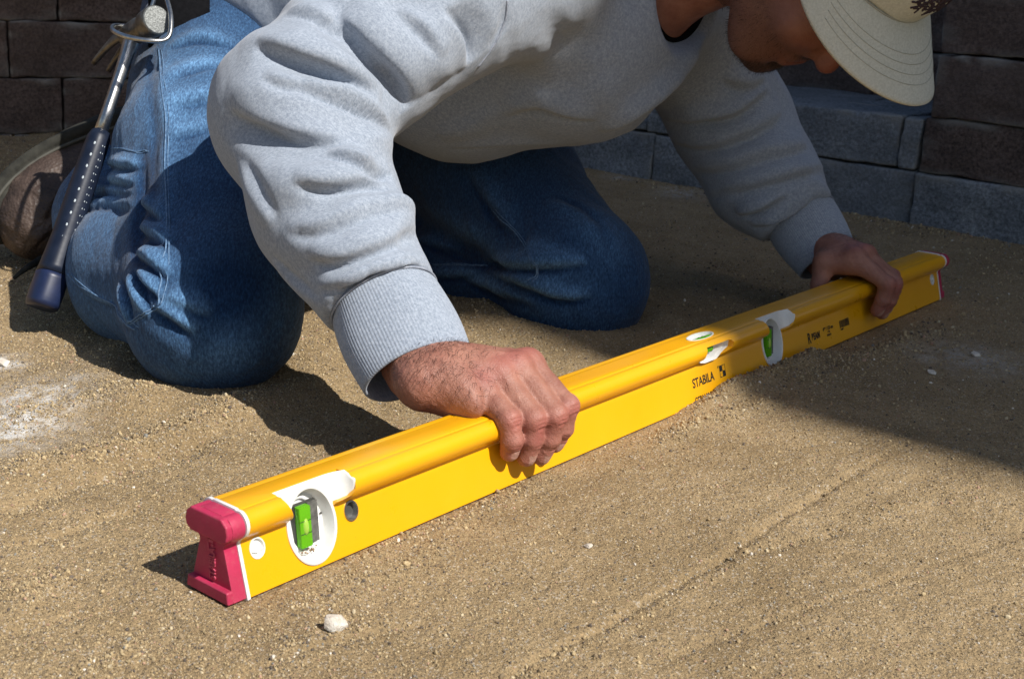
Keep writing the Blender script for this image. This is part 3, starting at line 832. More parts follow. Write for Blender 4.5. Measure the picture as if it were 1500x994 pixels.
# white gaskets and red ends
def scaled(k): return [(u*k, .0302+(z-.0302)*k) for u, z in PROF]
def bevel_obj(o, w, seg=2, ang=30):
    bm = bmesh.new(); bm.from_mesh(o.data)
    es = [e for e in bm.edges if len(e.link_faces) == 2 and e.calc_face_angle(0) > math.radians(ang)]
    bmesh.ops.bevel(bm, geom=es, offset=w, segments=seg, profile=.7, affect='EDGES')
    bm.to_mesh(o.data); bm.free(); soft_shade(o, 40)
for s0, s1 in ((C0, C0+.0027), (1.22-C0-.0027, 1.22-C0)):
    g = prof_solid('gasket', scaled(1.035), s0, s1, MAT['white'], lvl); bevel_obj(g, .0006)
def end_cap(s_in, s_out):
    sg = 1 if s_out > s_in else -1
    cap = prof_solid('end_cap', [(u*.985, z) for u, z in scaled(.99)], min(s_in, s_in+sg*.0105), max(s_in, s_in+sg*.0105), MAT['red'], lvl)
    # raised head and foot pads with a hollowed waist between
    top = [(-.0165, .0425), (.0165, .0425), (.0205, .0455), (.0218, .0500), (.0205, .0555), (.0155, .0598), (-.0155, .0598), (-.0205, .0555), (-.0218, .0500), (-.0205, .0455)]
    bot = [(-.0218, .0008), (.0218, .0008), (.0205, .0095), (-.0205, .0095)]
    a, b = s_in+sg*.0095, s_out
    for nm, pr in (('cap_head', top), ('cap_foot', bot)):
        o = prof_solid(nm, pr, min(a, b), max(a, b), MAT['red'], cap)
        bevel_obj(o, .0016, 3)
    bevel_obj(cap, .0008)
    return cap
cap_near = end_cap(C0, 0.0); cap_far = end_cap(1.22-C0, 1.22)
def text_mesh(name, body_, size, mat, parent, frame, xs=1.0, ext=.0, align='LEFT', bold=.00025):
    cu = bpy.data.curves.new(name, 'FONT'); cu.body = body_; cu.size = size; cu.extrude = ext; cu.align_x = align; cu.offset = bold
    to = bpy.data.objects.new(name, cu); COL.objects.link(to)
    dg = bpy.context.evaluated_depsgraph_get(); dg.update()
    me = bpy.data.meshes.new_from_object(to.evaluated_get(dg)); bpy.data.objects.remove(to)
    o = bpy.data.objects.new(name, me); COL.objects.link(o); me.materials.clear(); me.materials.append(mat)
    O_, X_, Y_ = [np.asarray(q, float) for q in frame]; Z_ = np.cross(X_, Y_)
    V = np.empty(len(me.vertices)*3, np.float32); me.vertices.foreach_get('co', V); V = V.reshape(-1, 3)
    W = O_+V[:, :1]*xs*X_+V[:, 1:2]*Y_+V[:, 2:]*Z_
    me.vertices.foreach_set('co', W.astype(np.float32).ravel()); me.update()
    setp(o, parent)
    return o
fy = nrm(np.array([0, 0, 1.])-LN*SL)   # up along the sloping face
text_mesh('lettering', 'STABILA', .0128, MAT['print'], lvl, (on_face(.574, .0172, .00025), LT, fy), .86)
text_mesh('lettering', '®', .0035, MAT['print'], lvl, (on_face(.6235, .0262, .00025), LT, fy), .8)
text_mesh('lettering', 'GERMANY', .0095, MAT['print'], lvl, (on_face(.574, .0014, .00025), LT, fy), .80)
text_mesh('lettering', 'R', .0165, MAT['print'], lvl, (on_face(.819, .0140, .00025), LT, fy), .72, bold=.0005)
text_mesh('lettering', 'BEAM', .0105, MAT['print'], lvl, (on_face(.8285, .0160, .00025), LT, fy), .78, bold=.0005)
text_mesh('lettering', '48" / 122 cm', .0052, MAT['print'], lvl, (on_face(.8575, .0208, .00025), LT, fy), .95)
text_mesh('lettering', 'R 300', .0028, MAT['print'], lvl, (on_face(.868, .0172, .00025), LT, fy), .95)
text_mesh('lettering', 'MADE IN', .0028, MAT['print'], lvl, (on_face(.866, .0138, .00025), LT, fy), .95)
# two-tone square mark and barcode
def face_quad(bm, s0, s1, z0, z1, off=.00025):
    bm.faces.new([bm.verts.new(on_face(*q, off)) for q in ((s0, z0), (s1, z0), (s1, z1), (s0, z1))])
bm = bmesh.new(); s0, z0 = .6270, .0172; k = .0050
face_quad(bm, s0, s0+k, z0+k*1.05, z0+2.1*k); face_quad(bm, s0+k, s0+2*k, z0, z0+k*1.05)
for q in ((s0-.0006, s0, z0-.0006, z0+2.1*k+.0006), (s0+2*k, s0+2*k+.0006, z0-.0006, z0+2.1*k+.0006), (s0, s0+2*k, z0-.0006, z0), (s0, s0+2*k, z0+2.1*k, z0+2.1*k+.0006)): face_quad(bm, *q)
bm_obj('square_mark', bm, MAT['print'], lvl)
bm = bmesh.new(); x = .9005
for i in range(22):
    wd = random.choice((.0004, .0006, .0009)); face_quad(bm, x, x+wd, .0165, .0250); x += wd+random.choice((.0004, .0006))
bm_obj('barcode', bm, MAT['print'], lvl)
text_mesh('lettering', '4 005069', .0022, MAT['print'], lvl, (on_face(.9015, .0140, .00025), LT, fy), 1.0)
# raised lettering on the red end, reading upwards
capX = np.array([0, 0, 1.]); capY = -LN*1.0
text_mesh('raised_lettering', 'STABILA', .0085, MAT['red'], cap_near, (lw(.0044, .0040, .0118), capX, capY), .72, .0010)
bm = bmesh.new()
for (z0, z1, u0, u1) in ((.0378, .0400, -.0030, .0030), (.0332, .0400, -.0030, -.0018), (.0355, .0372, .0006, .0030)):
    vs = [bm.verts.new(lw(s, u, z)) for s in (.0035, .0046) for u, z in ((u0, z0), (u1, z0), (u1, z1), (u0, z1))]
    for f in ((3, 2, 1, 0), (4, 5, 6, 7), (0, 1, 5, 4), (1, 2, 6, 5), (2, 3, 7, 6), (3, 0, 4, 7)): bm.faces.new([vs[i] for i in f])
bm_obj('raised_mark', bm, MAT['red'], cap_near)
# plumb vial housings
def ring_strip(parent, name, mat, loops):
    """loops: list of closed loops (same count) lofted; last loop capped"""
    n = len(loops[0]); V = np.concatenate(loops); Q = []
    for k in range(len(loops)-1):
        for j in range(n): Q.append((k*n+j, k*n+(j+1) % n, (k+1)*n+(j+1) % n, (k+1)*n+j))
    bm = bmesh.new(); vs = [bm.verts.new(v) for v in V]
    for q in Q: bm.faces.new([vs[i] for i in q])
    bm.faces.new(vs[-n:])
    o = bm_obj(name, bm, mat, parent); soft_shade(o, 40); return o
def plumb(cs, grit):
    L = lambda rs, rz, off, n=56: np.array([on_face(s, z, off) for s, z in oval(cs, D1Z, rs, rz, n)])
    ring = ring_strip(lvl, 'vial_housing', MAT['white'], [L(RS+.0007, RZ+.0007, -.001), L(RS+.0007, RZ+.0007, .0010), L(RS-.0003, RZ-.0003, .0016), L(RS-.0016, RZ-.0016, .0012), L(RS-.0034, RZ-.0034, -.0040), L(RS-.0040, RZ-.0040, -.0088)])
    # white surface of the scoop, running out to the rounded edge at its far end
    def lobe(z):
        dz = z-.0508; return max(0.0, .0130+math.sqrt(max(0, .0096**2-dz*dz))-fu(z))-.0001 if abs(dz) < .0096 else 0.0
    zz = np.linspace(.0348, .0602, 40); V = []; Q = []; SZ = []
    for z in zz:
        lo_s = np.interp(z, [.034, .0405, .056, .061], [cs-.018, cs-.0215, cs-.0285, cs-.0285]); hi_s = np.interp(z, [.034, .0405, .0425, .0465, .052, .0575, .061], [cs+.018, cs+.0225, cs+.0305, cs+.0335, cs+.034, cs+.0325, cs+.0308])
        for s in np.linspace(lo_s, hi_s, 80):
            t = np.clip((s-(cs+.016))/.0175, 0, 1); e = .0150*(1-math.sqrt(max(0, 1-t*t)))
            V.append(on_face(s, z, min(e, lobe(z))*.97+.0001)); SZ.append((s, z))
    SZ = np.array(SZ)
    for i in range(39):
        for j in range(79):
            q = (i*80+j, i*80+j+1, (i+1)*80+j+1, (i+1)*80+j); sc_, zc_ = SZ[list(q)].mean(0)
            if ((sc_-cs)/(RS-.0008))**2+((zc_-D1Z)/(RZ-.0008))**2 < 1: continue
            Q.append(q)
    sc = mesh_np('scoop', np.array(V), np.array(Q), MAT['white'], None); sc.parent = ring
    md = sc.modifiers.new('t', 'SOLIDIFY'); md.thickness = .0008; md.offset = -1
    # inner raised collar around the vial
    arch = [on_face(cs-.002+.0128*math.cos(t), D1Z+.0005+.0190*math.sin(t), -.0080) for t in np.linspace(0, 2*math.pi, 40)]
    V, F = tube(arch, .0016, 8); a = mesh_np('collar', V, F, MAT['white'], None); a.parent = ring
    # the upright vial in its slot, with two marks and a bubble
    def vp(s, z, e=0.0): return LV(cs+s, .0116-.12*(z-.0165)+e, z)
    o = poly_prism([(-.0105, .0160), (.0095, .0160), (.0095, .0455), (-.0105, .0455)], lambda s, z: vp(s, z, -.0005), lambda s, z: vp(s, z, -.0035), 'vial_slot', MAT['slot'], None); o.parent = ring
    rc = [(-.0102, .0166), (-.0096, .0161), (-.0006, .0161), (.0000, .0166), (.0000, .0448), (-.0006, .0453), (-.0096, .0453), (-.0102, .0448)]
    vial = poly_prism(rc, lambda s, z: vp(s, z, -.0002), lambda s, z: vp(s, z, .0046), 'vial', MAT['green'], None); vial.parent = ring; bevel_obj(vial, .0007, 2)
    for z in (.0262, .0352):
        V, F = tube([vp(-.0101, z, .0047), vp(-.005, z, .0048), vp(-.0001, z, .0047)], .00026, 5); m_ = mesh_np('vial_mark', V, F, MAT['print'], None); m_.parent = vial
    ax = [vp(-.0050, z, .0034) for z in np.linspace(.0250, .0365, 8)]
    V, F = tube(ax, np.array([.0014, .0022, .0026, .0027, .0027, .0026, .0022, .0014]), 12); b_ = mesh_np('bubble', V, F, MAT['bubble'], None); b_.parent = vial
    k_ = poly_prism([(.0004, .0161), (.0092, .0161), (.0092, .0453), (.0004, .0453)], lambda s, z: vp(s, z, -.0003), lambda s, z: vp(s, z, .0012), 'vial_backing', MAT['greyslot'], None); k_.parent = ring
    # two screw dimples
    for s_, z_ in ((cs-.0165, D1Z+.002), (cs+.0160, D1Z+.0035)):
        bm = bmesh.new(); bmesh.ops.create_icosphere(bm, subdivisions=2, radius=.0009)
        d_ = bm_obj('screw', bm, MAT['slot'], None, True); d_.location = on_face(s_, z_, -.0075); d_.parent = ring
    return ring
r1 = plumb(D1S, True); r2 = plumb(D2S, False)
# small hanging-hole plugs and the eye with a steel ring
for cs, mt in ((.0302, 'white'), (1.1835, 'white')):
    o = ring_strip(lvl, 'hole_plug', MAT[mt], [np.array([on_face(s, z, of) for s, z in oval(cs, .0298, r*.0062, r*.0068, 28)]) for r, of in ((1.04, -.001), (1.04, .0005), (.9, .0005), (.8, -.0018))])
    V, F = tube([on_face(cs-.004, .0285, -.0010), on_face(cs, .0270, -.0008), on_face(cs+.0046, .0285, -.0010)], .0009, 6)
    q = mesh_np('plug_lip', V, F, MAT['white'], None); q.parent = o
o = ring_strip(lvl, 'hole_ring', MAT['steelring'], [np.array([on_face(s, z, of) for s, z in oval(.1155, .0298, r*.0062, r*.0068, 28)]) for r, of in ((1.08, -.001), (1.08, .0008), (.9, .0010), (.84, -.0038))])
q = ring_strip(o, 'hole_floor', MAT['slot'], [np.array([on_face(s, z, -.0035) for s, z in oval(.1155, .0298, r*.0062, r*.0068, 28)]) for r in (.88, .4)])
# horizontal vial seen through the edge window and the top window
hv = ring_strip(lvl, 'centre_vial_housing', MAT['white'], [np.array([lw(s, .001+u, z) for s, u in oval(.607, .0015-.001, r*.0215, r*.0078, 30)]) for r, z in ((1.05, .0601), (1.05, .0609), (.95, .0609), (.90, .0575))])
V, F = tube([lw(s, .0035, .0560) for s in np.linspace(.591, .623, 12)], .0040, 16)
o = mesh_np('vial', V, F, MAT['green'], None); o.parent = hv
for s in (.6035, .6105):
    lp = [lw(s, .0035+.0042*math.cos(t), .0560+.0042*math.sin(t)) for t in np.linspace(0, math.pi, 10)]
    V, F = tube(lp, .00025, 5); m_ = mesh_np('vial_mark', V, F, MAT['print'], None); m_.parent = o
wv_ = [(.585, .0408), (.589, .0565), (.634, .0565), (.6395, .053), (.6385, .0475), (.630, .0445), (.6165, .0385), (.596, .0385)]
cw = np.mean(wv_, 0)
def wl_(k, u): return np.array([lw(cw[0]+(s-cw[0])*k, u, cw[1]+(z-cw[1])*k) for s, z in wv_])
o = ring_strip(hv, 'side_window', MAT['white'], [wl_(1.03, .0150), wl_(1.03, .0165), wl_(.96, .0160), wl_(.90, .0128)])
V, F = tube([lw(s, .0128, .0508) for s in np.linspace(.590, .6085, 10)], .0042, 14); o2 = mesh_np('vial_end', V, F, MAT['green'], None); o2.parent = hv

# loose grit caught in the lower lip of the near vial housing
rr = np.random.default_rng(21); out = []
for i in range(34):
    s = D1S+rr.normal()*.0045; z = D1Z-.0190+abs(rr.normal())*.0022; c = on_face(s, z, -.0062+.001*rr.random()); bm = bmesh.new()
    V = np.array([(1, 0, 0), (-1, 0, 0), (0, 1, 0), (0, -1, 0), (0, 0, 1), (0, 0, -1)], float)*(.0004+.0005*rr.random())*(.7+.6*rr.random((6, 1)))
    out.append((V+c, np.array([(0, 2, 4), (2, 1, 4), (1, 3, 4), (3, 0, 4), (2, 0, 5), (1, 2, 5), (3, 1, 5), (0, 3, 5)]))); bm.free()
V, Fq = merge(out); o = mesh_np('grit', V, Fq, simple('brown_grit', (.26, .16, .09), .9, .6, 900), None, smooth=False)
tag(o, 'pinch of brown grit caught in the lower lip of the vial housing near the red end', 'grit', kind='stuff')
# ================================================================== the worker
man = empty('person', tuple(np.append(P(310, 445, 1.27)[:2], 0)))
tag(man, 'kneeling worker in grey sweatshirt, blue jeans and pale cap leaning over the level', 'person')
# ---- joints
KR = P(312, 446, 1.275); HR = P(332, 40, 1.655); TRm = P(300, 235, 1.44)
AR = P(160, 318, 1.56); CRm = P(212, 398, 1.40)
KL = P(842, 412, 1.55); HL = P(600, 150, 1.86); TLm = P(738, 275, 1.70); ALk = P(480, 390, 1.93); CLm = P(668, 405, 1.73)
WA = P(430, -25, 1.64); BE = P(680, 82, 1.54); CH_ = P(845, 35, 1.48); UC = P(925, -12, 1.465)
SR = P(640, -8, 1.26); ER = P(437, 165, 1.185); FRm = P(480, 310, 1.14)
SLh = P(985, 10, 1.60); ELb = P(1073, 180, 1.665); FLm = P(1118, 262, 1.65)
c1 = P(492, 478, 1.105); c2 = P(633, 404, 1.105); CUR = (c1+c2)/2           # right cuff seam
d1 = P(536, 579, 1.075); d2 = P(687, 507, 1.065); CER = (d1+d2)/2           # right cuff end
CUL = P(1172, 318, 1.64); CEL = P(1212, 384, 1.615)
WR = LV(.262, -.050, .082); WL = LV(1.005, -.052, .080)                      # wrists

# neck opening
NB = P(966, -24, 1.440); ND = nrm(P(1085, -10, 1.385)-NB)
# ---- sweatshirt
def build_sweatshirt():
    F = Field((-.60, .94, .06), (.60, 2.0, .62), .0033)
    F.cone(P(425, -70, 1.74), WA, .13, .145, 0)
    F.cone(WA, BE, .145, .116, .05); F.cone(BE, CH_, .116, .126, .05); F.cone(CH_, UC, .126, .088, .05)
    F.cone(WA+[0, 0, .04], CH_+[0, .03, .07], .14, .13, .06)
    F.cone(P(322, -6, 1.585), P(370, -40, 1.66), .042, .08, .035)
    F.cone(UC+[0, .04, .03], P(952, -30, 1.455), .085, .074, .03)
    # left side: shoulder and arm
    F.cone(CH_+[.02, .06, .03], SLh, .11, .092, .06)
    F.cone(SLh, ELb, .088, .074, .035); F.cone(ELb, FLm, .074, .070, .025)
    nl = nrm(CEL-CUL); F.cone(FLm, CUL+nl*.02, .068, .046, .02, clip=(CUL, nl))
    # right side: shoulder, upper arm, elbow, forearm
    F.cone(P(760, -60, 1.34), SR, .10, .088, .03)
    F.cone(SR, ER, .086, .072, .018)
    F.cone(ER, FRm, .072, .064, .02)
    F.ell(ER+np.array([-.012, .0, -.005]), np.eye(3), (.068, .068, .072), .02)
    nr = nrm(CER-CUR); F.cone(FRm, CUR+nr*.02, .064, .0485, .02, clip=(CUR, nr))
    F.cone(NB+ND*.092, NB+ND*.21, .088, .125, .006, 's')
    V, Q = F.net(); V = smooth(V, Q, 4, .5)
    L = [
     [  # broad forms
      ([(352, 60), (400, 62), (460, 82), (520, 110), (566, 140)], .026, .010), ([(372, 88), (430, 96), (490, 118), (550, 152)], .020, -.010),
      ([(470, -4), (500, 44), (548, 88), (590, 132), (596, 160)], .020, -.011), ([(510, 4), (570, 44), (622, 92), (634, 132)], .026, .009),
      ([(326, 170), (370, 196), (430, 222), (500, 236)], .020, -.010), ([(330, 132), (380, 134), (440, 146), (500, 168), (556, 196)], .022, .008),
      ([(332, 215), (390, 246), (450, 262), (520, 258)], .024, .007), ([(390, 310), (450, 306), (510, 285), (566, 284)], .022, -.007),
      ([(410, 352), (470, 352), (540, 330), (600, 322)], .024, .006), ([(430, 396), (490, 394), (550, 372), (608, 352)], .018, -.005),
      ([(664, 6), (680, 50), (690, 92)], .022, -.010), ([(636, 0), (652, 60), (652, 118)], .022, .007),
      ([(560, 2), (606, 28), (640, 66)], .018, -.006), ([(410, 14), (450, 24), (486, 50)], .022, .006),
      ([(295, 12), (330, 40), (355, 60)], .014, .010), ([(320, 5), (352, 35), (372, 42)], .010, -.010),
     ],
     [  # folds with a crease
      ([(378, 58), (430, 70), (490, 94), (550, 130)], .013, .0085, 1), ([(440, 128), (490, 142), (535, 160), (568, 186)], .010, .0095, 1),
      ([(480, 10), (512, 52), (560, 96), (586, 140)], .012, -.004), ([(500, 20), (545, 66), (592, 106), (606, 150)], .013, .0075, 1),
      ([(340, 158), (390, 172), (450, 196), (510, 206)], .012, .0060, 1), ([(480, 226), (515, 232), (545, 244), (570, 250)], .009, .0085, 1),
      ([(430, 262), (480, 264), (530, 262), (574, 274)], .012, .0070, 1), ([(420, 330), (480, 326), (540, 304), (594, 306)], .013, .0055, 1),
      ([(450, 372), (500, 372), (560, 350), (608, 336)], .011, .0055, 1), ([(462, 420), (510, 408), (560, 390), (618, 380)], .009, .0045, 1),
      ([(388, 110), (420, 120), (470, 130)], .009, .0040, 1), ([(640, 20), (668, 60), (680, 100)], .011, .0060, -1),
      ([(420, 20), (470, 24), (520, 50)], .011, .0050, 1), ([(580, 10), (620, 40), (650, 84)], .011, .0050, 1),
      ([(345, 236), (372, 286), (400, 330)], .013, .0035, -1), ([(400, 380), (432, 414), (470, 446)], .010, .0030, -1),
      ([(520, 206), (556, 206), (576, 214)], .014, .007), ([(530, 250), (556, 252), (572, 254)], .012, -.009), ([(560, 300), (586, 304), (602, 312)], .014, .008), ([(580, 352), (604, 350), (616, 352)], .010, -.005),
      # chest and belly
      ([(760, 100), (800, 122), (850, 116), (910, 90)], .024, -.006), ([(736, 166), (784, 150), (834, 164), (876, 172)], .014, .0055, 1),
      ([(880, 192), (930, 158), (985, 110), (1034, 52)], .014, .011, 1), ([(640, 196), (690, 186), (734, 156)], .016, .005), ([(768, 50), (796, 100), (786, 150)], .022, .005),
      ([(790, 20), (830, 60), (900, 70)], .02, -.004), ([(660, 214), (740, 208), (830, 210)], .010, .003, 1),
      # left sleeve
      ([(975, 172), (1025, 168), (1078, 158), (1122, 128)], .012, .0100, 1), ([(985, 204), (1040, 206), (1104, 186), (1146, 160)], .014, .0070, 1),
      ([(1012, 246), (1070, 238), (1150, 214), (1180, 210)], .014, .0065, 1), ([(1040, 284), (1104, 268), (1170, 246), (1205, 246)], .013, .0060, 1),
      ([(1078, 310), (1110, 300), (1150, 282)], .010, .0085, 1), ([(1100, 326), (1140, 320), (1190, 290)], .010, .0050, 1),
      ([(1165, 236), (1195, 266), (1214, 292)], .012, .005), ([(1130, 110), (1150, 156), (1165, 200)], .012, -.004), ([(1060, 110), (1090, 120), (1120, 110)], .012, .005, 1),
      # armhole seam
      ([(742, 0), (734, 40), (716, 72)], .005, -.0025),
     ]]
    L = [L[0], [(st[0], st[1], st[2]*(1.5 if len(st) > 3 else 1.2))+st[3:] for st in L[1]]]
    V, _ = strokes(V, Q, L)
    V = smooth(V, Q, 1, .3)
    # small random rumple
    Nn = vnormals(V, Q)
    V = V+Nn*(.0016*vnoise(V[:, 0]*45+V[:, 2]*20, V[:, 1]*45+V[:, 2]*33, 71)+.0005*vnoise(V[:, 0]*110+V[:, 2]*60, V[:, 1]*100-V[:, 2]*80, 72))[:, None]
    o = mesh_np('sweatshirt', V, Q, MAT['knit'], man)
    return o, V, Q
sw, SWV, SWQ = build_sweatshirt()
SWP = proj(SWV)
def surf_tube(name, V, PX, pts, r, mat, parent, lift=0.0, n=40, nseg=5):
    L = pick(V, PX, pts)
    if len(L) < 2: return None
    L = resample(L, n)
    for _ in range(2):
        for q in range(len(L)):
            d2 = ((V-L[q])**2).sum(1); kk = np.argpartition(d2, 6)[:6]; wk = 1/(d2[kk]+1e-7); L[q] = (V[kk]*wk[:, None]).sum(0)/wk.sum()
        L[1:-1] = (L[:-2]+2*L[1:-1]+L[2:])/4
    L = L+lift*(CAM-L)/np.linalg.norm(CAM-L, axis=1, keepdims=True)
    Vt, F = tube(L, r, nseg); return mesh_np(name, Vt, F, mat, parent)
surf_tube('seam', SWV, SWP, [(744, 2), (737, 36), (722, 66), (700, 98)], .0012, MAT['gthread'], sw)
surf_tube('hem_seam', SWV, SWP, [(286, 18), (300, 12), (318, 8)], .0010, MAT['gthread'], sw)
def cuff(c0, c1, r0, r1, up, parent, label=None):
    """ribbed knit band: flares a little, turned-in edge"""
    ax = nrm(c1-c0); A = nrm(np.cross(ax, up)); B = np.cross(ax, A); Lc = np.linalg.norm(c1-c0)
    n = 520; m = 22; V = []
    th = np.arange(n)*2*math.pi/n
    rib = .00017*np.cos(104*th)
    prof = [(t, r0[0]+(r1[0]-r0[0])*t, r0[1]+(r1[1]-r0[1])*t, 1) for t in np.linspace(-.06, 1, m)]
    prof[0] = (-.10, r0[0]-.004, r0[1]-.004, 0)
    prof += [(1.012, r1[0]-.0012, r1[1]-.0012, .6), (1.005, r1[0]-.003, r1[1]-.003, .3), (.9, r1[0]-.0045, r1[1]-.0045, 0), (.3, r1[0]-.006, r1[1]-.006, 0)]
    for t, ra, rb, k in prof:
        wob = 1+.02*np.sin(2*th+1.3+2*t)+.012*np.sin(3*th+5*t)+.010*np.sin(5*th-3*t)
        bul = .0025*math.sin(math.pi*min(max(t, 0), 1))
        V.append(c0+ax*(t*Lc)+((ra+bul)*wob+rib*k)[:, None]*np.cos(th)[:, None]*A+((rb+bul)*wob+rib*k)[:, None]*np.sin(th)[:, None]*B)
    V = np.concatenate(V); M_ = len(prof); I = np.arange(M_*n).reshape(M_, n)
    Q = np.stack([I[:-1], np.roll(I, -1, 1)[:-1], np.roll(I, -1, 1)[1:], I[1:]], -1).reshape(-1, 4)
    o = mesh_np('cuff', V, Q[:, ::-1], MAT['knit'], parent)
    # overlock seam at the top of the band
    lp = [c0+ax*.001+(r0[0]+.0012)*math.cos(t)*A+(r0[1]+.0012)*math.sin(t)*B for t in np.linspace(0, 2*math.pi, 90)]
    Vt, Ft = tube(lp, .0011, 6); s_ = mesh_np('seam', Vt, Ft, MAT['gthread'], o)
    return o
cuff(CUR, CER, (np.linalg.norm(c2-c1)/2+.0005, .043), (np.linalg.norm(d2-d1)/2, .038), nrm(CAM-CUR), sw)
cuff(CUL, CEL, (.0455, .044), (.0385, .036), nrm(CAM-CUL), sw)
def collar():
    NC = NB+ND*.026; ax = ND; A = nrm(np.cross(ax, [0, 0, 1.])); B = np.cross(ax, A); n = 180; th = np.arange(n)*2*math.pi/n; V = []
    rib = .0005*np.cos(60*th); prof = [(-.030, .084), (-.020, .0835), (-.010, .082), (-.002, .080), (.003, .0775), (.005, .074), (.002, .070), (-.008, .068), (-.025, .064)]
    for h, r in prof: V.append(NC+ax*h+(r*1.07+rib)[:, None]*(np.cos(th)[:, None]*A+.95*np.sin(th)[:, None]*B))
    V = np.concatenate(V); m = len(prof); I = np.arange(m*n).reshape(m, n)
    Q = np.stack([I[:-1], np.roll(I, -1, 1)[:-1], np.roll(I, -1, 1)[1:], I[1:]], -1).reshape(-1, 4)
    mesh_np('collar', V, Q[:, ::-1], MAT['knit'], sw)
    V = np.concatenate([NC+ax*h+r*(np.cos(th)[:, None]*A+.95*np.sin(th)[:, None]*B) for h, r in ((-.02, .066), (-.002, .066), (.004, .065), (.007, .063), (.004, .059), (-.02, .056))])
    I = np.arange(6*n).reshape(6, n); Q = np.stack([I[:-1], np.roll(I, -1, 1)[:-1], np.roll(I, -1, 1)[1:], I[1:]], -1).reshape(-1, 4)
    lp = [NC-ax*.020+.0905*(math.cos(t)*A+.95*math.sin(t)*B) for t in np.linspace(0, 2*math.pi, 90)]
    Vt, Ft = tube(lp, .0013, 6); mesh_np('seam', Vt, Ft, MAT['gthread'], sw)
    mesh_np('undershirt', V, Q[:, ::-1], MAT['belt'], man)  # black ring inside the collar, around the neck
collar()

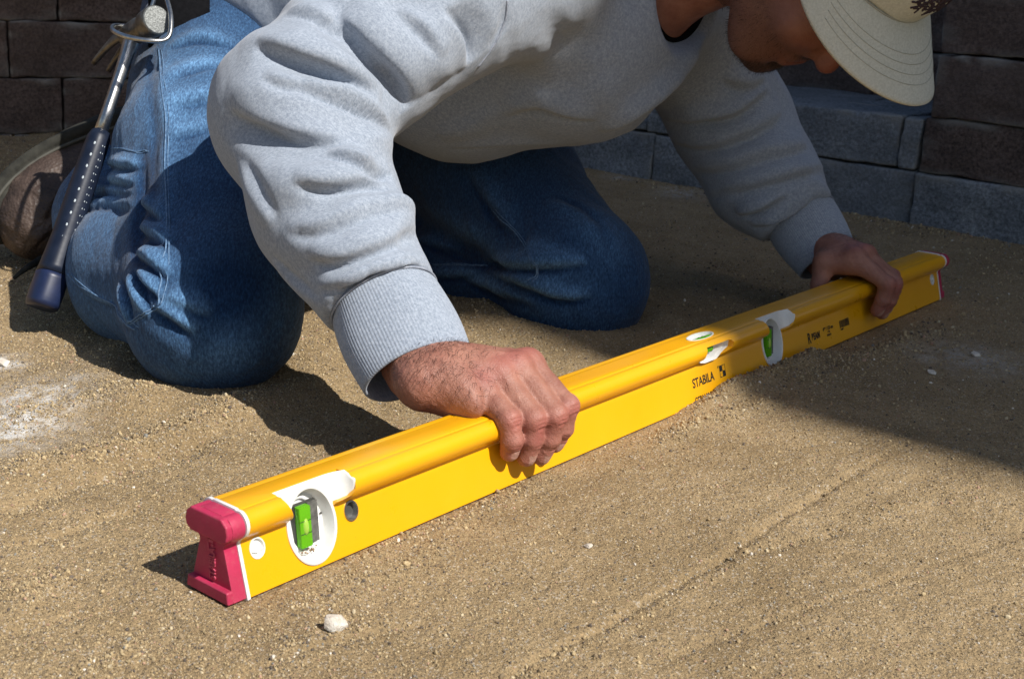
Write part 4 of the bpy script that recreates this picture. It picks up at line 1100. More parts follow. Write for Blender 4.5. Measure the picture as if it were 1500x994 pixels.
# ---- jeans
def build_jeans():
    F = Field((-.72, 1.07, -.03), (.26, 2.2, .56), .0035)
    F.cone(HR, TRm, .108, .094, 0); F.cone(TRm, KR, .094, .080, .03)
    F.ell(KR+[.003, -.004, -.004], np.eye(3), (.083, .086, .083), .03)
    F.cone(KR+[-.01, .02, 0], CRm, .078, .078, .016); F.cone(CRm, AR, .078, .062, .02)
    F.cone(P(168, 270, 1.585), AR, .050, .062, .02)
    F.cone(HL, TLm, .115, .098, .03); F.cone(TLm, KL, .098, .085, .03)
    F.ell(KL+[.002, 0, .0], np.eye(3), (.080, .088, .080), .03)
    F.cone(KL+[-.02, .02, -.005], CLm, .072, .070, .012); F.cone(CLm, ALk, .07, .06, .02)
    F.cone(P(650, 300, 1.80), P(600, 335, 1.86), .060, .060, .03)
    F.cone(HR+[.02, .03, .0], HL, .105, .115, .04); F.cone((HR+HL)/2+[.0, .08, .02], (HR+HL)/2+[.03, .03, .05], .12, .13, .05)
    V, Q = F.net(); V = smooth(V, Q, 4, .5)
    L = [[
      ([(238, 50), (241, 150), (241, 250), (243, 340)], .014, .004), ([(222, 80), (226, 160), (225, 250), (226, 330)], .009, -.004),
      ([(208, 215), (205, 280), (200, 340), (208, 400)], .010, -.008),
      ([(300, 500), (340, 520), (390, 515)], .03, .003), ([(270, 400), (330, 420), (400, 400)], .035, -.003),
      ([(640, 352), (680, 368), (720, 384), (745, 392)], .012, -.008), ([(770, 350), (800, 376), (860, 380)], .016, .006),
      ([(620, 300), (680, 330), (740, 372)], .016, .004), ([(860, 300), (890, 350), (900, 400)], .025, .003)],
     [([(206, 292), (226, 306), (246, 322)], .008, .0065, 1), ([(204, 330), (226, 342), (250, 356)], .009, .0075, 1), ([(202, 368), (224, 382), (250, 404)], .008, .0080, 1),
      ([(200, 394), (218, 414), (240, 440)], .006, .0070, 1), ([(190, 400), (204, 432), (222, 462)], .006, .0065, -1), ([(176, 410), (184, 444), (190, 476)], .007, .0055, -1),
      ([(226, 446), (252, 460), (290, 486)], .010, .0060, 1), ([(240, 430), (276, 440), (310, 462)], .010, .0040, 1),
      ([(70, 340), (110, 306), (160, 296), (205, 306)], .011, .0045, 1), ([(110, 292), (150, 280), (205, 286)], .009, .0060, 1),
      ([(150, 244), (180, 240), (214, 244)], .007, .0055, 1), ([(150, 262), (176, 262), (206, 270)], .007, .0050, 1),
      ([(98, 401), (140, 434), (178, 467), (200, 482)], .005, .0025, 1),
      ([(244, 150), (286, 138), (340, 140)], .015, .0035, 1), ([(243, 112), (280, 98), (340, 92)], .013, .0035, 1), ([(243, 204), (272, 190), (320, 184)], .011, .0030, 1), ([(246, 70), (290, 54), (350, 70)], .012, .0040, 1),
      # left leg
      ([(700, 380), (745, 384), (800, 384), (862, 384)], .010, .0080, 1), ([(716, 396), (770, 414), (820, 432), (868, 432)], .010, .0075, 1),
      ([(680, 402), (724, 420), (784, 444)], .011, .0055, 1), ([(690, 250), (730, 300), (760, 345)], .014, .0035, 1), ([(610, 350), (656, 362), (710, 380)], .010, .0060, 1),
      ([(620, 400), (660, 402), (708, 398)], .008, .004, 1), ([(800, 290), (850, 320), (880, 370)], .016, .0030, -1),
    ]]
    L = [L[0], [(st[0], st[1], st[2]*1.2)+st[3:] for st in L[1]]]
    V, DT = strokes(V, Q, L); V = smooth(V, Q, 1, .3)
    Nn = vnormals(V, Q)
    V = V+Nn*(.0020*vnoise(V[:, 0]*38+V[:, 2]*25, V[:, 1]*38+V[:, 2]*31, 81)+.0012*vnoise(V[:, 0]*95+V[:, 2]*60, V[:, 1]*95-V[:, 2]*80, 82))[:, None]
    V[:, 2] = np.maximum(V[:, 2], -.012)
    # worn, paler areas of the cloth: thigh fronts and shins
    fade = np.zeros(len(V))
    for c, r, a in ((TRm, .16, .75), (CRm, .14, .7), (KR, .12, .45), (AR, .12, .6), (TLm, .16, .4), (KL, .12, .4)):
        fade = np.maximum(fade, a*np.exp(-(np.linalg.norm(V-c, axis=1)/r)**2))
    fade = .8*fade+np.clip(DT/.010, -.25, .45)
    fade *= .6+.8*(vnoise(V[:, 0]*14, V[:, 1]*14+V[:, 2]*17, 83)+.5)
    o = mesh_np('jeans', V, Q, MAT['denim'], man, attrs={'fade': np.clip(fade, 0, 1)})
    return o, V, Q
je, JV, JQ = build_jeans(); JP = proj(JV)
for pts in ([(232, 72), (241, 150), (241, 250), (243, 345), (239, 408), (229, 447)], [(98, 401), (136, 432), (176, 465), (198, 480)], [(186, 474), (205, 462), (226, 449)],
            [(721, 306), (756, 342), (782, 387), (774, 411)], [(631, 388), (670, 387), (708, 389)], [(152, 222), (182, 217), (214, 220)]):
    surf_tube('seam', JV, JP, pts, .0009, MAT['thread'], je, .0003)
    surf_tube('seam', JV, JP, [(x_+5, y_+1) for x_, y_ in pts], .0007, MAT['thread'], je, .0002)

# ---- boots
def build_boot():
    """right boot: the foot lies back behind the shin, sole turned up, toe on the ground"""
    sp_ = resample([P(262, 158, 1.715), P(205, 172, 1.705), P(140, 193, 1.695), P(80, 221, 1.682), P(36, 258, 1.672), P(10, 306, 1.664), P(6, 350, 1.660)], 40)
    Sd = nrm(np.array([.10, .97, .12])); T = np.gradient(sp_, axis=0); T /= np.linalg.norm(T, axis=1, keepdims=True)
    Nn = np.cross(T, Sd); Nn /= np.linalg.norm(Nn, axis=1, keepdims=True)
    if Nn[5][2] < 0: Nn = -Nn
    tt = np.linspace(0, 1, 40)
    wd = np.interp(tt, [0, .06, .2, .45, .7, .85, .95, 1], [.020, .032, .036, .034, .046, .046, .036, .022])
    lo = sp_.min(0)-.12; hi = sp_.max(0)+.10; F = Field(lo, hi, .0032)
    ins = lambda k, d, s=0.0: sp_[k]-Nn[k]*d+Sd*s
    chain = [(1, .034, .040), (7, .040, .043), (14, .044, .046), (21, .046, .050), (27, .048, .053), (32, .048, .052), (36, .042, .044)]
    for (k0, d0, r0), (k1, d1, r1) in zip(chain[:-1], chain[1:]): F.cone(ins(k0, d0), ins(k1, d1), r0, r1, .02)
    F.cone(ins(6, .05), P(176, 300, 1.605), .046, .048, .03)
    V, Q = F.net(); V = smooth(V, Q, 2, .5); nn = vnormals(V, Q)
    V = V+nn*(.0030*vnoise(V[:, 0]*36, V[:, 1]*36+V[:, 2]*44, 91)+.0016*vnoise(V[:, 0]*90+V[:, 2]*60, V[:, 1]*60+V[:, 2]*110, 92))[:, None]
    PXb = proj(V)
    V, _ = strokes(V, Q, [[([(56, 330), (75, 295), (100, 265), (128, 240)], .006, .0035, 1), ([(40, 370), (60, 345), (90, 330)], .006, .003, 1), ([(30, 300), (55, 268), (95, 246)], .004, -.002)]])
    b = mesh_np('boot', V, Q, MAT['leather'], man)
    # sole band with welt grooves
    prof = [(-.010, .80), (-.010, 1.0), (-.004, 1.05), (.0005, 1.06), (.0015, 1.015), (.0055, 1.015), (.0065, 1.05), (.012, 1.06), (.0130, 1.04), (.0155, 1.04), (.0170, .98), (.0172, .6)]
    sec = prof+[(h_, -k_) for h_, k_ in reversed(prof)]; n = len(sec); V = []
    for q in range(40):
        for h_, k_ in sec: V.append(sp_[q]+Nn[q]*h_+Sd*(wd[q]*k_))
    V = np.array(V); I = np.arange(40*n).reshape(40, n)
    Q = np.stack([I[:-1], np.roll(I, -1, 1)[:-1], np.roll(I, -1, 1)[1:], I[1:]], -1).reshape(-1, 4)
    V = np.concatenate([V, [V[:n].mean(0)], [V[-n:].mean(0)]]); T3 = [(40*n, (k+1) % n, k) for k in range(n)]+[(40*n+1, 39*n+k, 39*n+(k+1) % n) for k in range(n)]
    s_ = mesh_np('sole', V, [Q, np.array(T3)], MAT['sole'], b)
    w_ = sp_+Nn*.001-Sd*(wd*1.06)[:, None]; Vt, Ft = tube(w_, .0022, 7); l_ = mesh_np('welt', Vt, Ft, MAT['welt'], b)
    lc = resample([P(66, 378, 1.60), P(50, 386, 1.57), P(34, 396, 1.56), P(20, 408, 1.555)], 16); Vt, Ft = tube(lc, np.linspace(.006, .002, 16), 8); c_ = mesh_np('lace', Vt, Ft, MAT['sole'], b)
    return b, [s_, l_, c_]
b0, subs = build_boot()
# the left boot repeats it behind the other shin
b1 = b0.copy(); COL.objects.link(b1); b1.location = Vector((ALk-AR+np.array([-.07, .12, -.04])).tolist())
for s_ in subs[:2]:
    c_ = s_.copy(); COL.objects.link(c_); c_.parent = b1

# ---- belt with the hammer loop
def belt():
    c = (HR+HL)/2+np.array([-.01, .02, .075]); ax = nrm(CH_-c); A = nrm(HL-HR); A = nrm(A-ax*(A@ax)); B = np.cross(ax, A)
    n = 90; th = np.arange(n)*2*math.pi/n; V = []
    for h, k in ((-.025, .2), (-.025, 1), (.025, 1), (.025, .2)):
        V.append(c+ax*h+np.outer((.272+.006*k)*np.cos(th), A)+np.outer((.165+.006*k)*np.sin(th), B))
    V = np.concatenate(V); I = np.arange(4*n).reshape(4, n)
    Q = np.concatenate([np.stack([I[i], np.roll(I[i], -1), np.roll(I[(i+1) % 4], -1), I[(i+1) % 4]], 1) for i in range(4)])
    return mesh_np('tool_belt', V, Q, MAT['belt'], man)
tb = belt()
# ---- head frame: he looks down at the level
HTH = math.radians(70); hh = nrm(np.array([.80, -.60, 0]))
HF = math.cos(HTH)*hh-math.sin(HTH)*np.array([0, 0, 1.]); HU = math.sin(HTH)*hh+math.cos(HTH)*np.array([0, 0, 1.])
HR0 = np.cross(HF, HU); TL_ = math.radians(10)
HRt = HR0*math.cos(TL_)-HU*math.sin(TL_); HU = HU*math.cos(TL_)+HR0*math.sin(TL_)
CHIN = P(1108, 88, 1.39)
HO = CHIN-(.082*HF-.118*HU)
def HW(r, f, u): return HO+r*HRt+f*HF+u*HU
R3H = np.array([HRt, HF, HU])
def build_head():
    F = Field(HO-.20, HO+.20, .0021)
    e = lambda c, r, k=.0, mode='u': F.ell(HW(*c), R3H, r, k, mode)
    e((0, -.015, .045), (.076, .098, .088)); e((0, .030, -.010), (.066, .066, .085), .03)
    e((0, .050, -.055), (.052, .042, .052), .03)                      # lower face
    e((0, .056, -.092), (.042, .032, .030), .03)
    for s in (-1, 1):
        F.cone(HW(s*.058, -.012, -.045), HW(s*.030, .062, -.098), .018, .016, .03)   # jaw line
        e((s*.040, .066, -.022), (.024, .018, .022), .02)             # cheek
        e((s*.031, .088, .014), (.017, .012, .010), .008, 's')        # eye socket
        e((s*.031, .077, .012), (.0125, .0125, .0125), .002)          # eyeball, lid
        F.cone(HW(s*.014, .091, .028), HW(s*.048, .079, .029), .008, .007, .012)     # brow
        e((s*.077, -.012, .002), (.006, .018, .031), .006); e((s*.081, -.016, .006), (.006, .015, .024), .004)
        e((s*.084, -.010, .004), (.005, .008, .013), .003, 's')
        e((s*.011, .092, -.036), (.009, .010, .008), .007)            # nostril wing
    F.cone(HW(0, .092, .020), HW(0, .107, -.028), .0075, .0100, .012)  # nose
    e((0, .1085, -.033), (.0115, .010, .0100), .006)
    F.cone(HW(-.006, .080, -.109), HW(.006, .080, -.109), .017, .017, .016)          # chin
    F.cone(HW(-.018, .091, -.0585), HW(.018, .091, -.0585), .0066, .0066, .007)      # upper lip
    F.cone(HW(-.015, .092, -.0715), HW(.015, .092, -.0715), .0070, .0070, .007)
    F.cone(HW(-.024, .099, -.0652), HW(.024, .099, -.0652), .0022, .0022, .003, 's')
    e((0, .093, -.085), (.020, .006, .006), .008, 's')
    F.cone(HW(0, -.035, -.04), UC+[.01, .0, .02], .056, .062, .03)   # neck
    V, Q = F.net(); V = smooth(V, Q, 1, .4)
    q = (V-HO)@R3H.T   # right, forward, up
    r_, f_, u_ = q.T
    red = np.exp(-((r_/.03)**2+((u_+.065)/.012)**2))*(f_ > .07)*1.1+np.exp(-((r_/.018)**2+((f_-.115)/.02)**2+((u_+.03)/.018)**2))*1.1+.35*np.exp(-(((abs(r_)-.042)/.02)**2+((u_+.02)/.02)**2))
    beard = np.clip(1-np.abs(u_+.116)/.050, 0, 1)*np.clip((f_-.02)/.03, 0, 1)*np.clip(1.3-np.abs(r_)/.045, 0, 1)
    must = np.exp(-(((u_+.048)/.008)**2))*(f_ > .075)*np.clip(1.4-np.abs(r_)/.03, 0, 1)
    gap = np.exp(-(((u_+.066)/.009)**2+(r_/.024)**2))
    jaw = .5*np.clip((-.02-u_)/.03, 0, 1)*np.clip((f_+.02)/.03, 0, 1)
    stub = np.clip(np.maximum.reduce([beard*2.4, must*1.1, jaw])*(1-.85*gap), 0, .92)*(u_ > -.16)
    return V, Q, np.clip(red, 0, 1), stub, np.zeros(len(V))
def build_hand(mp, wrist, arm, thumb_sign, elbow):
    """mp(finger_index, s_off, u, z) -> world; s_off runs from little finger to forefinger"""
    fing = {  # MCP, PIP, DIP, TIP as (ds, u, z)
        0: [(-.035, -.006, .0765), (-.0385, .0245, .0605), (-.0380, .0290, .0440), (-.0365, .0258, .0330)],
        1: [(-.017, -.003, .0860), (-.0195, .0345, .0590), (-.0195, .0340, .0420), (-.0195, .0300, .0255)],
        2: [(.0005, .000, .0895), (-.0015, .0425, .0600), (-.0020, .0390, .0400), (-.0030, .0325, .0230)],
        3: [(.0185, -.003, .0885), (.0160, .0415, .0635), (.0155, .0390, .0440), (.0145, .0330, .0290)]}
    rad = {0: (.0106, .0099, .0089, .0079), 1: (.0108, .0104, .0094, .0083), 2: (.0110, .0105, .0095, .0084), 3: (.0108, .0101, .0091, .0081)}
    J = {i: [mp(*q) for q in fing[i]] for i in fing}
    allp = np.array([q for v in J.values() for q in v]+[wrist, arm])
    F = Field(allp.min(0)-.05, allp.max(0)+.05, .00125)
    W0_ = wrist
    across = nrm(J[3][0]-J[0][0]); fwd = nrm((J[1][0]+J[2][0])/2-W0_); back = np.cross(across, fwd)
    if back[2] < 0: back = -back
    # forearm end and wrist: wider than thick
    ad = nrm(W0_-arm)
    for o_ in (-.011, .011):
        F.cone(arm+across*o_*1.1, W0_+across*o_*.95, .0235, .0200, .01)
    for i in range(4):
        b_ = W0_+across*(-.0145+.0098*i)+fwd*.010+back*(.002 if i in (1, 2) else 0)
        F.cone(b_, J[i][0]-back*.001, .0175, .0112, .014)
        F.cone(b_-back*.010, J[i][0]-back*.009-fwd*(.012 if i == 0 else .004), .0140, .0100, .013)
    F.ell(J[0][0]*.40+W0_*.60-back*.008-across*.002, np.array([across, fwd, back]), (.015, .027, .015), .015)   # heel of the hand
    for i in range(4):
        p = J[i]; r = rad[i]
        G = .0022
        F.cone(p[0], p[1], r[0]*1.0, r[1]*.96, .0042)
        F.cone(p[0]-back*.006, p[0]*.45+p[1]*.55-back*.002, r[0]*.96, r[1]*.90, .0042)
        F.cone(p[1], p[2], r[1]*.98, r[2], .0022); F.cone(p[2], p[3], r[2], r[3], .0022)
        F.ell(p[0]+back*.0012, np.eye(3), (r[0]*1.06,)*3, .006)
        nd = nrm(np.cross(p[2]-p[1], across)); nd = nd if nd@LN > 0 else -nd
        F.ell(p[1]+nrm(p[1]-(p[0]+p[2])/2)*.0012, np.eye(3), (r[1]*.99,)*3, .003)
        F.ell(p[2]+nrm(p[2]-(p[1]+p[3])/2)*.0006, np.eye(3), (r[2]*1.0,)*3, .002)
    # thumb, down the back of the level
    T = [W0_+across*.020+fwd*.018-back*.006, mp(.030, -.034, .078), mp(.040, -.0335, .052), mp(.044, -.0325, .034)]
    F.cone(T[0], T[1], .0165, .0125, .016); F.cone(T[1], T[2], .0118, .0106, .003); F.cone(T[2], T[3], .0106, .0088, .002)
    F.cone(J[3][0]-back*.008, T[1], .010, .010, .014)
    V, Q = F.net(); V = smooth(V, Q, 1, .5)
    # tendons, veins, knuckle creases
    Nn = vnormals(V, Q); D = np.zeros(len(V))
    def line(a, b, wd, amp):
        ba = b-a; t = np.clip(((V-a)@ba)/(ba@ba), 0, 1); d = np.linalg.norm(V-a-t[:, None]*ba, axis=1)
        return amp*np.exp(-(d/wd)**2)*np.clip(np.minimum(t, 1-t)*5+.2, 0, 1)
    bk = np.clip(Nn@back*1.5, 0, 1)
    for i in range(4):
        top = back*.013
        D += line(W0_+across*(-.012+.008*i)+top*1.2, J[i][0]+top*.9, .0036, .0022)*bk
        if i < 3:
            mid_a = (J[i][0]+J[i+1][0])/2+top*.7; D += line(mid_a, mid_a-fwd*.035+top*.2, .005, -.0024)*bk
    vv = [W0_+across*-.016+back*.02+fwd*.01, W0_+across*-.008+back*.02+fwd*.04, W0_+across*-.012+back*.018+fwd*.065]
    for a, b in zip(vv[:-1], vv[1:]): D += line(a, b, .0024, .0013)*bk
    a = W0_+across*.004+back*.021+fwd*.015; b = W0_+across*.010+back*.020+fwd*.06; D += line(a, b, .0024, .0013)*bk
    red = np.zeros(len(V)); nail = np.zeros(len(V))
    for i in range(4):
        p = J[i]
        for k, amp in ((1, .0013), (2, .0009)):
            out = nrm(p[k]-(p[k-1]+p[k+1])/2); ax = nrm(p[k+1]-p[k-1])
            c = p[k]+out*rad[i][k]
            for off in (-.0026, 0, .0026):
                q = c+ax*off; e = (V-q)@ax; dd = np.linalg.norm(V-q-np.outer(e, ax), axis=1)
                D -= amp*np.exp(-(e/.0009)**2)*np.exp(-(dd/.0062)**2)
            red += (.9 if k == 1 else .6)*np.exp(-(np.linalg.norm(V-c, axis=1)/.010)**2)
        red += .8*np.exp(-(np.linalg.norm(V-p[0]-back*.012, axis=1)/.011)**2)+.5*np.exp(-(np.linalg.norm(V-p[3], axis=1)/.010)**2)
        ax = nrm(p[3]-p[2]); out = nrm(np.cross(across, ax)); out = out if out@LN > 0 else -out
        c = p[3]+out*rad[i][3]-ax*.0010
        e = V-c; nl = np.exp(-((np.abs(e@ax)/.0052)**6+(np.abs(e@across)/.0050)**6+(np.abs(e@out)/.005)**4))
        nail = np.maximum(nail, nl)
    D += .0004*vnoise(V[:, 0]*420+V[:, 2]*300, V[:, 1]*420-V[:, 2]*200, 5)
    V = V+Nn*D[:, None]
    return V, Q, np.clip(red, 0, 1), np.zeros(len(V)), (nail > .5)*.8, (W0_, fwd, back, across, J)
def core():
    F = Field((-.78, .92, -.02), (.62, 2.2, .62), .0095); k = .04
    F.cone(WA, CH_, .115, .10, k); F.cone(CH_, UC, .10, .06, k); F.cone((HR+HL)/2, WA, .12, .115, k)
    for a, b, r, s in ((HR, KR, .075, .05), (KR, AR, .05, .035), (HL, KL, .075, .05), (KL, ALk, .05, .035), (CH_, SR+[0, .03, .02], .06, .04), (SR+[0, .03, .02], ER, .04, .034), (ER, CER, .038, .028), (CH_, SLh, .08, .05), (SLh, ELb, .05, .038), (ELb, CEL, .038, .026), (UC, HW(0, -.035, -.04), .055, .05)):
        F.cone(a, b, r, s, k)
    V, Q = F.net(); z = np.zeros(len(V)); return V, Q, z, z, z
hr = build_hand(lambda ds, u, z: LV(.316+ds, u, z), WR, CUR*.4+CER*.6+np.array([.013, 0, .0]), 1, ER)
hlh = build_hand(lambda ds, u, z: LV(.984-ds, u-.001, z), WL, CUL*.5+CEL*.5, -1, ELb)
parts = [build_head(), hr[:5], hlh[:5], core()]
V, Fq = merge([(p_[0], p_[1]) for p_ in parts])
body = mesh_np('body', V, Fq, MAT['skin'], man, attrs={'red': np.concatenate([p_[2] for p_ in parts]), 'stub': np.concatenate([p_[3] for p_ in parts]), 'nail': np.concatenate([p_[4] for p_ in parts]), 'tan': np.concatenate([np.full(len(p_[0]), 1. if i == 0 else 0.) for i, p_ in enumerate(parts)])})  # last attribute marks the whole head for the painted-in shade
# short dark hairs on the back of the sunlit hand and wrist
def hairs(hd, arm, seed, n):
    r = np.random.default_rng(seed); V, Q = hd[0], hd[1]; W0_, fwd, back, across, J = hd[5]
    Nn = vnormals(V, Q); f = (V-W0_)@fwd; b = Nn@back; s_ = (V-W0_)@across
    pr = np.clip(b, 0, 1)*np.exp(-((f-.008)/.034)**2)*(f > -.06)*(f < .075); pr /= pr.sum()
    ii = r.choice(len(V), n, p=pr); out = []
    for i in ii:
        d = nrm(fwd*.7+Nn[i]*.25-across*.75+r.normal(size=3)*.22); L = .0055+.0045*r.random(); p = V[i]
        pts = [p-Nn[i]*.0003, p+d*L*.5+Nn[i]*.0007, p+d*L+Nn[i]*.0004]
        out.append(tube(pts, np.array([.00010, .00009, .00004]), 3))
    v, fq = merge(out); o = mesh_np('hand_hair', v, fq, MAT['hair'], body); o['kind'] = 'stuff'
hairs(hr, CER, 3, 1150); hairs(hlh, CEL, 4, 300)

# goatee and moustache: short dark whiskers
def whiskers(n):
    r = np.random.default_rng(12); V, Q, _, st, _ = parts[0]; Nn = vnormals(V, Q); pr = np.where(st > .35, st**2, 0); pr = pr/pr.sum()
    out = []
    for i in r.choice(len(V), n, p=pr):
        d = nrm(Nn[i]*.75-HU*.8+r.normal(size=3)*.3); L = .0022+.0035*r.random(); p = V[i]
        out.append(tube([p-Nn[i]*.0003, p+d*L*.5, p+d*L], np.array([.00013, .00011, .00005]), 3))
    v, fq = merge(out); o = mesh_np('beard', v, fq, MAT['hair'], body); o['kind'] = 'stuff'
whiskers(1500)
# eyebrows
r = np.random.default_rng(13)
for s in (-1, 1):
    out = []
    for i in range(110):
        t = r.random(); p = HW(s*(.012+.040*t), .0995-.016*t*t-.002, .030+.004*math.sin(t*3)+r.normal()*.0016)
        d = nrm(s*HRt*.8+HU*.25-HF*.1+r.normal(size=3)*.15); out.append(tube([p, p+d*.003, p+d*.006], np.array([.0002, .00016, .00006]), 3))
    v, fq = merge(out); o = mesh_np('eyebrow', v, fq, MAT['hair'], body); o['kind'] = 'stuff'
# close-cropped hair under the cap
def hair_shell():
    V, Q = parts[0][0], parts[0][1]; q = (V-HO)@R3H.T; r_, f_, u_ = q.T
    m = (u_ > -.045+.10*np.clip((f_+.02)/.10, 0, 1)+.04*np.clip((f_-.03)/.05, 0, 2)) & (f_ < .085) & ~((np.abs(r_) > .072) & (u_ < .035) & (f_ > -.04) & (f_ < .02))
    f2 = Q[m[Q].all(1)]; Nn = vnormals(V, Q); use = np.unique(f2); mp = np.full(len(V), -1); mp[use] = np.arange(len(use))
    W = V[use]+Nn[use]*(.0035+.002*vnoise(V[use, 0]*300, V[use, 1]*300+V[use, 2]*200, 7))[:, None]
    mesh_np('hair', W, mp[f2], MAT['hair'], body)
hair_shell()

# ---- cap
def build_cap():
    # crown: upper part of an ellipsoid on six panels
    n, m = 96, 26; V = []; cx = np.array([0, -.010, .054]); th = np.arange(n)*2*math.pi/n
    for j in range(m):
        a = (j/(m-1))*math.pi/2; z = math.sin(a); rr = max(math.cos(a), .002)**.82
        pan = 1-.012*np.abs(np.cos(3*th))**8*(1-.3*z)
        x = .083*rr*np.cos(th)*pan; y = .104*rr*np.sin(th)*pan; u = cx[2]+.0+.108*z+.010*np.sin(th)*(1-z)
        V.append(HO+np.outer(x, HRt)+np.outer(y+cx[1], HF)+np.outer(u, HU))
    V = np.concatenate(V); I = np.arange(n*m).reshape(m, n)
    Q = np.stack([I[:-1], np.roll(I, -1, 1)[:-1], np.roll(I, -1, 1)[1:], I[1:]], -1).reshape(-1, 4)
    c = mesh_np('cap', V, Q, MAT['khaki'], man)
    md = c.modifiers.new('t', 'SOLIDIFY'); md.thickness = .002; md.offset = 0
    # brim: arched visor
    def B(t, k, lift=0.0):    # t angle -1..1, k 0..1 outwards
        ang = t*math.radians(74); bx = .086*math.sin(ang); by = cx[1]+.102*math.cos(ang)
        ext = .083*max(0, math.cos(t*math.pi/2))**.30
        x = bx*(1+.16*k); y = by+ext*k; arch = -.030*(abs(x)/.085)**2.0*(.35+.65*k)
        u = cx[2]+.006+.010*math.cos(ang)+arch-.006*k+lift
        return HW(x, y, u)
    nt_, nk = 61, 22
    def sheet(l): return np.array([B(t, k, l) for k in np.linspace(0, 1, nk) for t in np.linspace(-1, 1, nt_)])
    Vb = np.concatenate([sheet(.0), sheet(-.0030)]); o_ = nt_*nk; Qb = []
    for k in range(nk-1):
        for t in range(nt_-1):
            a = k*nt_+t; Qb.append((a, a+1, a+nt_+1, a+nt_)); Qb.append((o_+a+nt_, o_+a+nt_+1, o_+a+1, o_+a))
    for t in range(nt_-1):
        a = (nk-1)*nt_+t; Qb.append((a, a+1, o_+a+1, o_+a)); a = t; Qb.append((o_+a, o_+a+1, a+1, a))
    for k in range(nk-1):
        a = k*nt_; Qb.append((a, a+nt_, o_+a+nt_, o_+a)); a = k*nt_+nt_-1; Qb.append((o_+a, o_+a+nt_, a+nt_, a))
    br = mesh_np('brim', Vb, np.array(Qb), MAT['khaki'], c)
    for k in (.40, .52, .64, .76):
        lp = [B(t, k, .0002) for t in np.linspace(-.86, .86, 70)]; Vt, Ft = tube(lp, .00030, 5); mesh_np('stitching', Vt, Ft, MAT['khaki_thread'], br)
    lp = [B(t, .03, .0006) for t in np.linspace(-1, 1, 60)]; Vt, Ft = tube(lp, .0008, 5); mesh_np('seam', Vt, Ft, MAT['khaki_thread'], br)
    Vt, Ft = tube([HW(0, cx[1], cx[2]+.107), HW(0, cx[1], cx[2]+.113)], np.array([.008, .006]), 14); mesh_np('button', Vt, Ft, MAT['khaki'], c)
    # dark embroidered mark on the front panel
    out = []; r = np.random.default_rng(9)
    def cr(a, z): 
        rr = max(math.cos(a), .002)**.82; 
        return lambda t: HO+.0838*rr*math.cos(t)*HRt+(.1050*rr*math.sin(t)+cx[1])*HF+(cx[2]+.109*math.sin(a)+.010*math.sin(t)*(1-math.sin(a)))*HU
    for i in range(260):
        t = math.pi/2+r.normal()*.20; a = .30+r.random()*.40
        p = cr(a, 0)(t); q = cr(a+.05*r.normal(), 0)(t+.07*r.normal())
        out.append(tube([p, (p+q)/2, q], .0011, 4))
    v, fq = merge(out); mesh_np('emblem', v, fq, MAT['emblem'], c)
build_cap()
# ================================================================== hammer hanging from the belt loop
HT = P(198, 44, 1.452); HB = P(62, 446, 1.37)
hax = nrm(HB-HT); hm = empty('hammer', tuple(HB))
tag(hm, 'claw hammer with steel shaft and dimpled navy grip hanging from the tool belt', 'hammer')
fd = nrm(P(222, 34, 1.40)-P(168, 44, 1.50)); fd = nrm(fd-hax*(fd@hax)); sd_ = np.cross(hax, fd)
def HM(a, f, s): return HT+hax*a+fd*f+sd_*s
def loft(rings, name, mat, parent, sub=False):
    n = len(rings[0]); V = np.concatenate(rings); Q = []
    for k in range(len(rings)-1):
        for j in range(n): Q.append((k*n+j, k*n+(j+1) % n, (k+1)*n+(j+1) % n, (k+1)*n+j))
    c0 = len(V); V = np.concatenate([V, [rings[0].mean(0)], [rings[-1].mean(0)]]); m = len(rings)-1
    T = [(c0, (j+1) % n, j) for j in range(n)]+[(c0+1, m*n+j, m*n+(j+1) % n) for j in range(n)]
    return mesh_np(name, V, [np.array(Q), np.array(T)], mat, parent)
def ring(a, rf, rs, f0=0, s0=0, n=28, p=2.0):
    th = np.arange(n)*2*math.pi/n; c, s = np.cos(th), np.sin(th)
    x = np.sign(c)*np.abs(c)**(2/p)*rf; y = np.sign(s)*np.abs(s)**(2/p)*rs
    return HM(a, f0, s0)+np.outer(x, fd)+np.outer(y, sd_)
TL = np.linalg.norm(HB-HT); g0 = .128
loft([ring(-.004, .013, .009, p=3), ring(.012, .0125, .0085, p=3), ring(.03, .0095, .0070, p=3), ring(.06, .0085, .0060, p=3), ring(.10, .0082, .0060, p=3), ring(g0+.01, .009, .0068, p=3)], 'shaft', MAT['steel'], hm)
gl = TL-g0-.035; rs_ = []
for t in np.linspace(0, 1, 24):
    r = np.interp(t, [0, .03, .12, .45, .75, .95, 1], [.0105, .0132, .0140, .0150, .0156, .0176, .0184])
    rs_.append(ring(g0+t*gl, r*1.10, r*.88, p=2.5))
grip = loft(rs_, 'grip', MAT['navy'], hm)
rs_ = [ring(g0+gl+t*.038, np.interp(t, [0, .6, .9, 1], [.0203, .0208, .0206, .0196]), np.interp(t, [0, .6, .9, 1], [.0163, .0167, .0165, .0155]), p=2.6) for t in np.linspace(.02, 1, 8)]
loft(rs_, 'grip_end', MAT['bluegrip'], grip)
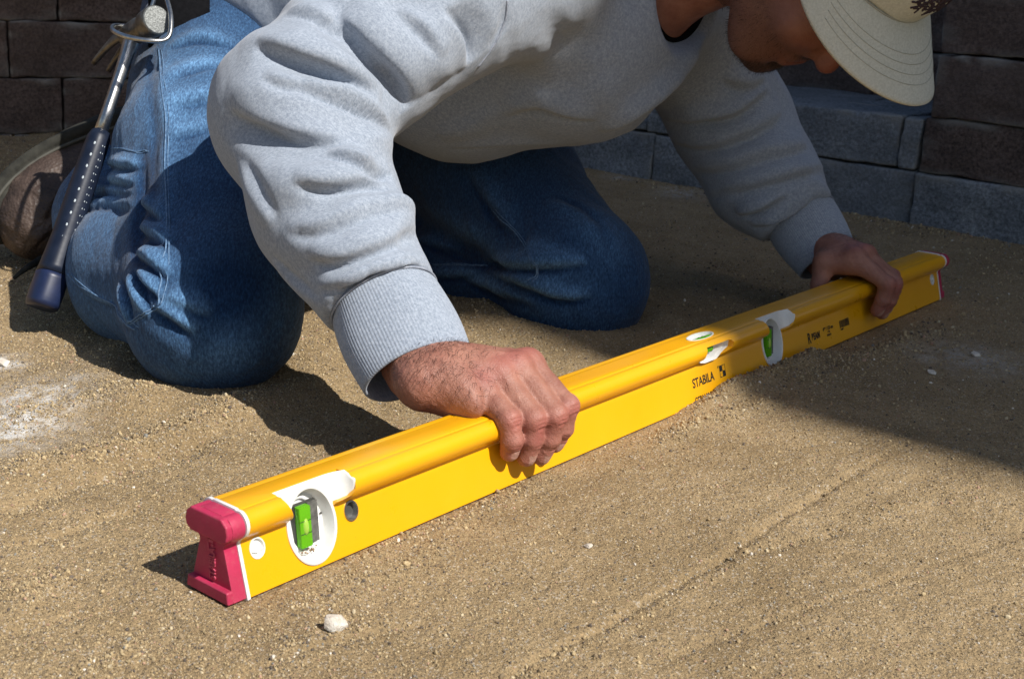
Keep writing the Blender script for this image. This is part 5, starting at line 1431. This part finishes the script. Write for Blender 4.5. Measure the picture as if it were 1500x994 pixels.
# pale dimples in rows along the grip
toc = nrm(CAM-HM(.25, 0, 0)); af = math.atan2(toc@sd_, toc@fd)
dm = []
for row, (da, n_, r_) in enumerate(((.18, 12, .0021), (-.42, 20, .0010), (-.60, 20, .0008))):
    for i in range(n_):
        t = .10+.88*i/n_; a = g0+t*(gl+.02)
        r = np.interp(min(t, 1), [0, .03, .12, .45, .75, .95, 1], [.0105, .0132, .0140, .0150, .0156, .0176, .0184]); an = af+da
        c_, s_ = math.cos(an), math.sin(an); x = math.copysign(abs(c_)**.8, c_)*r*1.10; y = math.copysign(abs(s_)**.8, s_)*r*.88
        bm = bmesh.new(); bmesh.ops.create_icosphere(bm, subdivisions=2, radius=1)
        nn_ = nrm(x*fd+y*sd_); tt = np.cross(nn_, hax); ce = HM(a, x, y)-nn_*.0001
        for v in bm.verts: v.co = Vector(ce+nn_*v.co.x*.0004+tt*v.co.y*r_*.55+hax*v.co.z*r_)
        bm_obj('dimple', bm, MAT['dimple'], grip, True)
# head: cheek block, neck, face, claw
def xring(f, ra, rs, a0=.004, s0=0, n=28, p=2.0):
    th = np.arange(n)*2*math.pi/n; c, s = np.cos(th), np.sin(th)
    x = np.sign(c)*np.abs(c)**(2/p)*ra; y = np.sign(s)*np.abs(s)**(2/p)*rs
    return HM(a0, f, s0)+np.outer(x, hax)+np.outer(y, sd_)
head = loft([xring(-.016, .013, .011, p=3), xring(.014, .014, .0115, p=3), xring(.026, .0115, .0115), xring(.034, .0120, .0120), xring(.040, .0158, .0158), xring(.058, .0168, .0168), xring(.0615, .0158, .0158)], 'head', MAT['dsteel'], hm)
loft([xring(.0612, .0159, .0159), xring(.0627, .0146, .0146), xring(.0630, .004, .004)], 'striking_face', MAT['hface'], head).data.polygons.foreach_set('use_smooth', np.zeros(28*2+56, bool))
for sgn in (-1, 1):
    rr = []
    for t in np.linspace(0, 1, 12):
        f = -.010-.068*t; a0 = .002+.026*t*t; rr.append(xring(f, .0105*(1-.80*t), .0050*(1-.35*t), a0, sgn*(.0050+.0045*t), p=2.6))
    loft(rr, 'claw', MAT['dsteel'], head)
# wire loop on the belt that carries the hammer
wp_ = [P(240, -40, 1.47), P(243, -8, 1.425), P(250, 22, 1.405), P(249, 50, 1.395), P(238, 60, 1.39), P(214, 59, 1.385), P(186, 54, 1.39), P(166, 45, 1.42), P(168, 38, 1.455), P(190, 38, 1.47), P(214, 24, 1.462), P(226, 0, 1.458), P(232, -40, 1.465)]
Vt, Ft = tube(resample(wp_, 140), .0027, 10); mesh_np('hammer_loop', Vt, Ft, MAT['steel'], tb)
# black leather patch of the holder against the hip
rows = []
for v_ in np.linspace(0, 1, 10):
    rows.append([P(x, -80+(150-38*max(0, (x-232)/60)**1.2)*v_, 1.478-.012*v_+.008*((x-246)/40)**2) for i, x in enumerate(np.linspace(219, 306, 12))])
Vp = np.array(rows).reshape(-1, 3); I = np.arange(120).reshape(10, 12)
Qp = np.stack([I[:-1, :-1], I[:-1, 1:], I[1:, 1:], I[1:, :-1]], -1).reshape(-1, 4)
hp = mesh_np('holder_patch', Vp, Qp, MAT['belt'], tb); md = hp.modifiers.new('t', 'SOLIDIFY'); md.thickness = .006; md.offset = 0
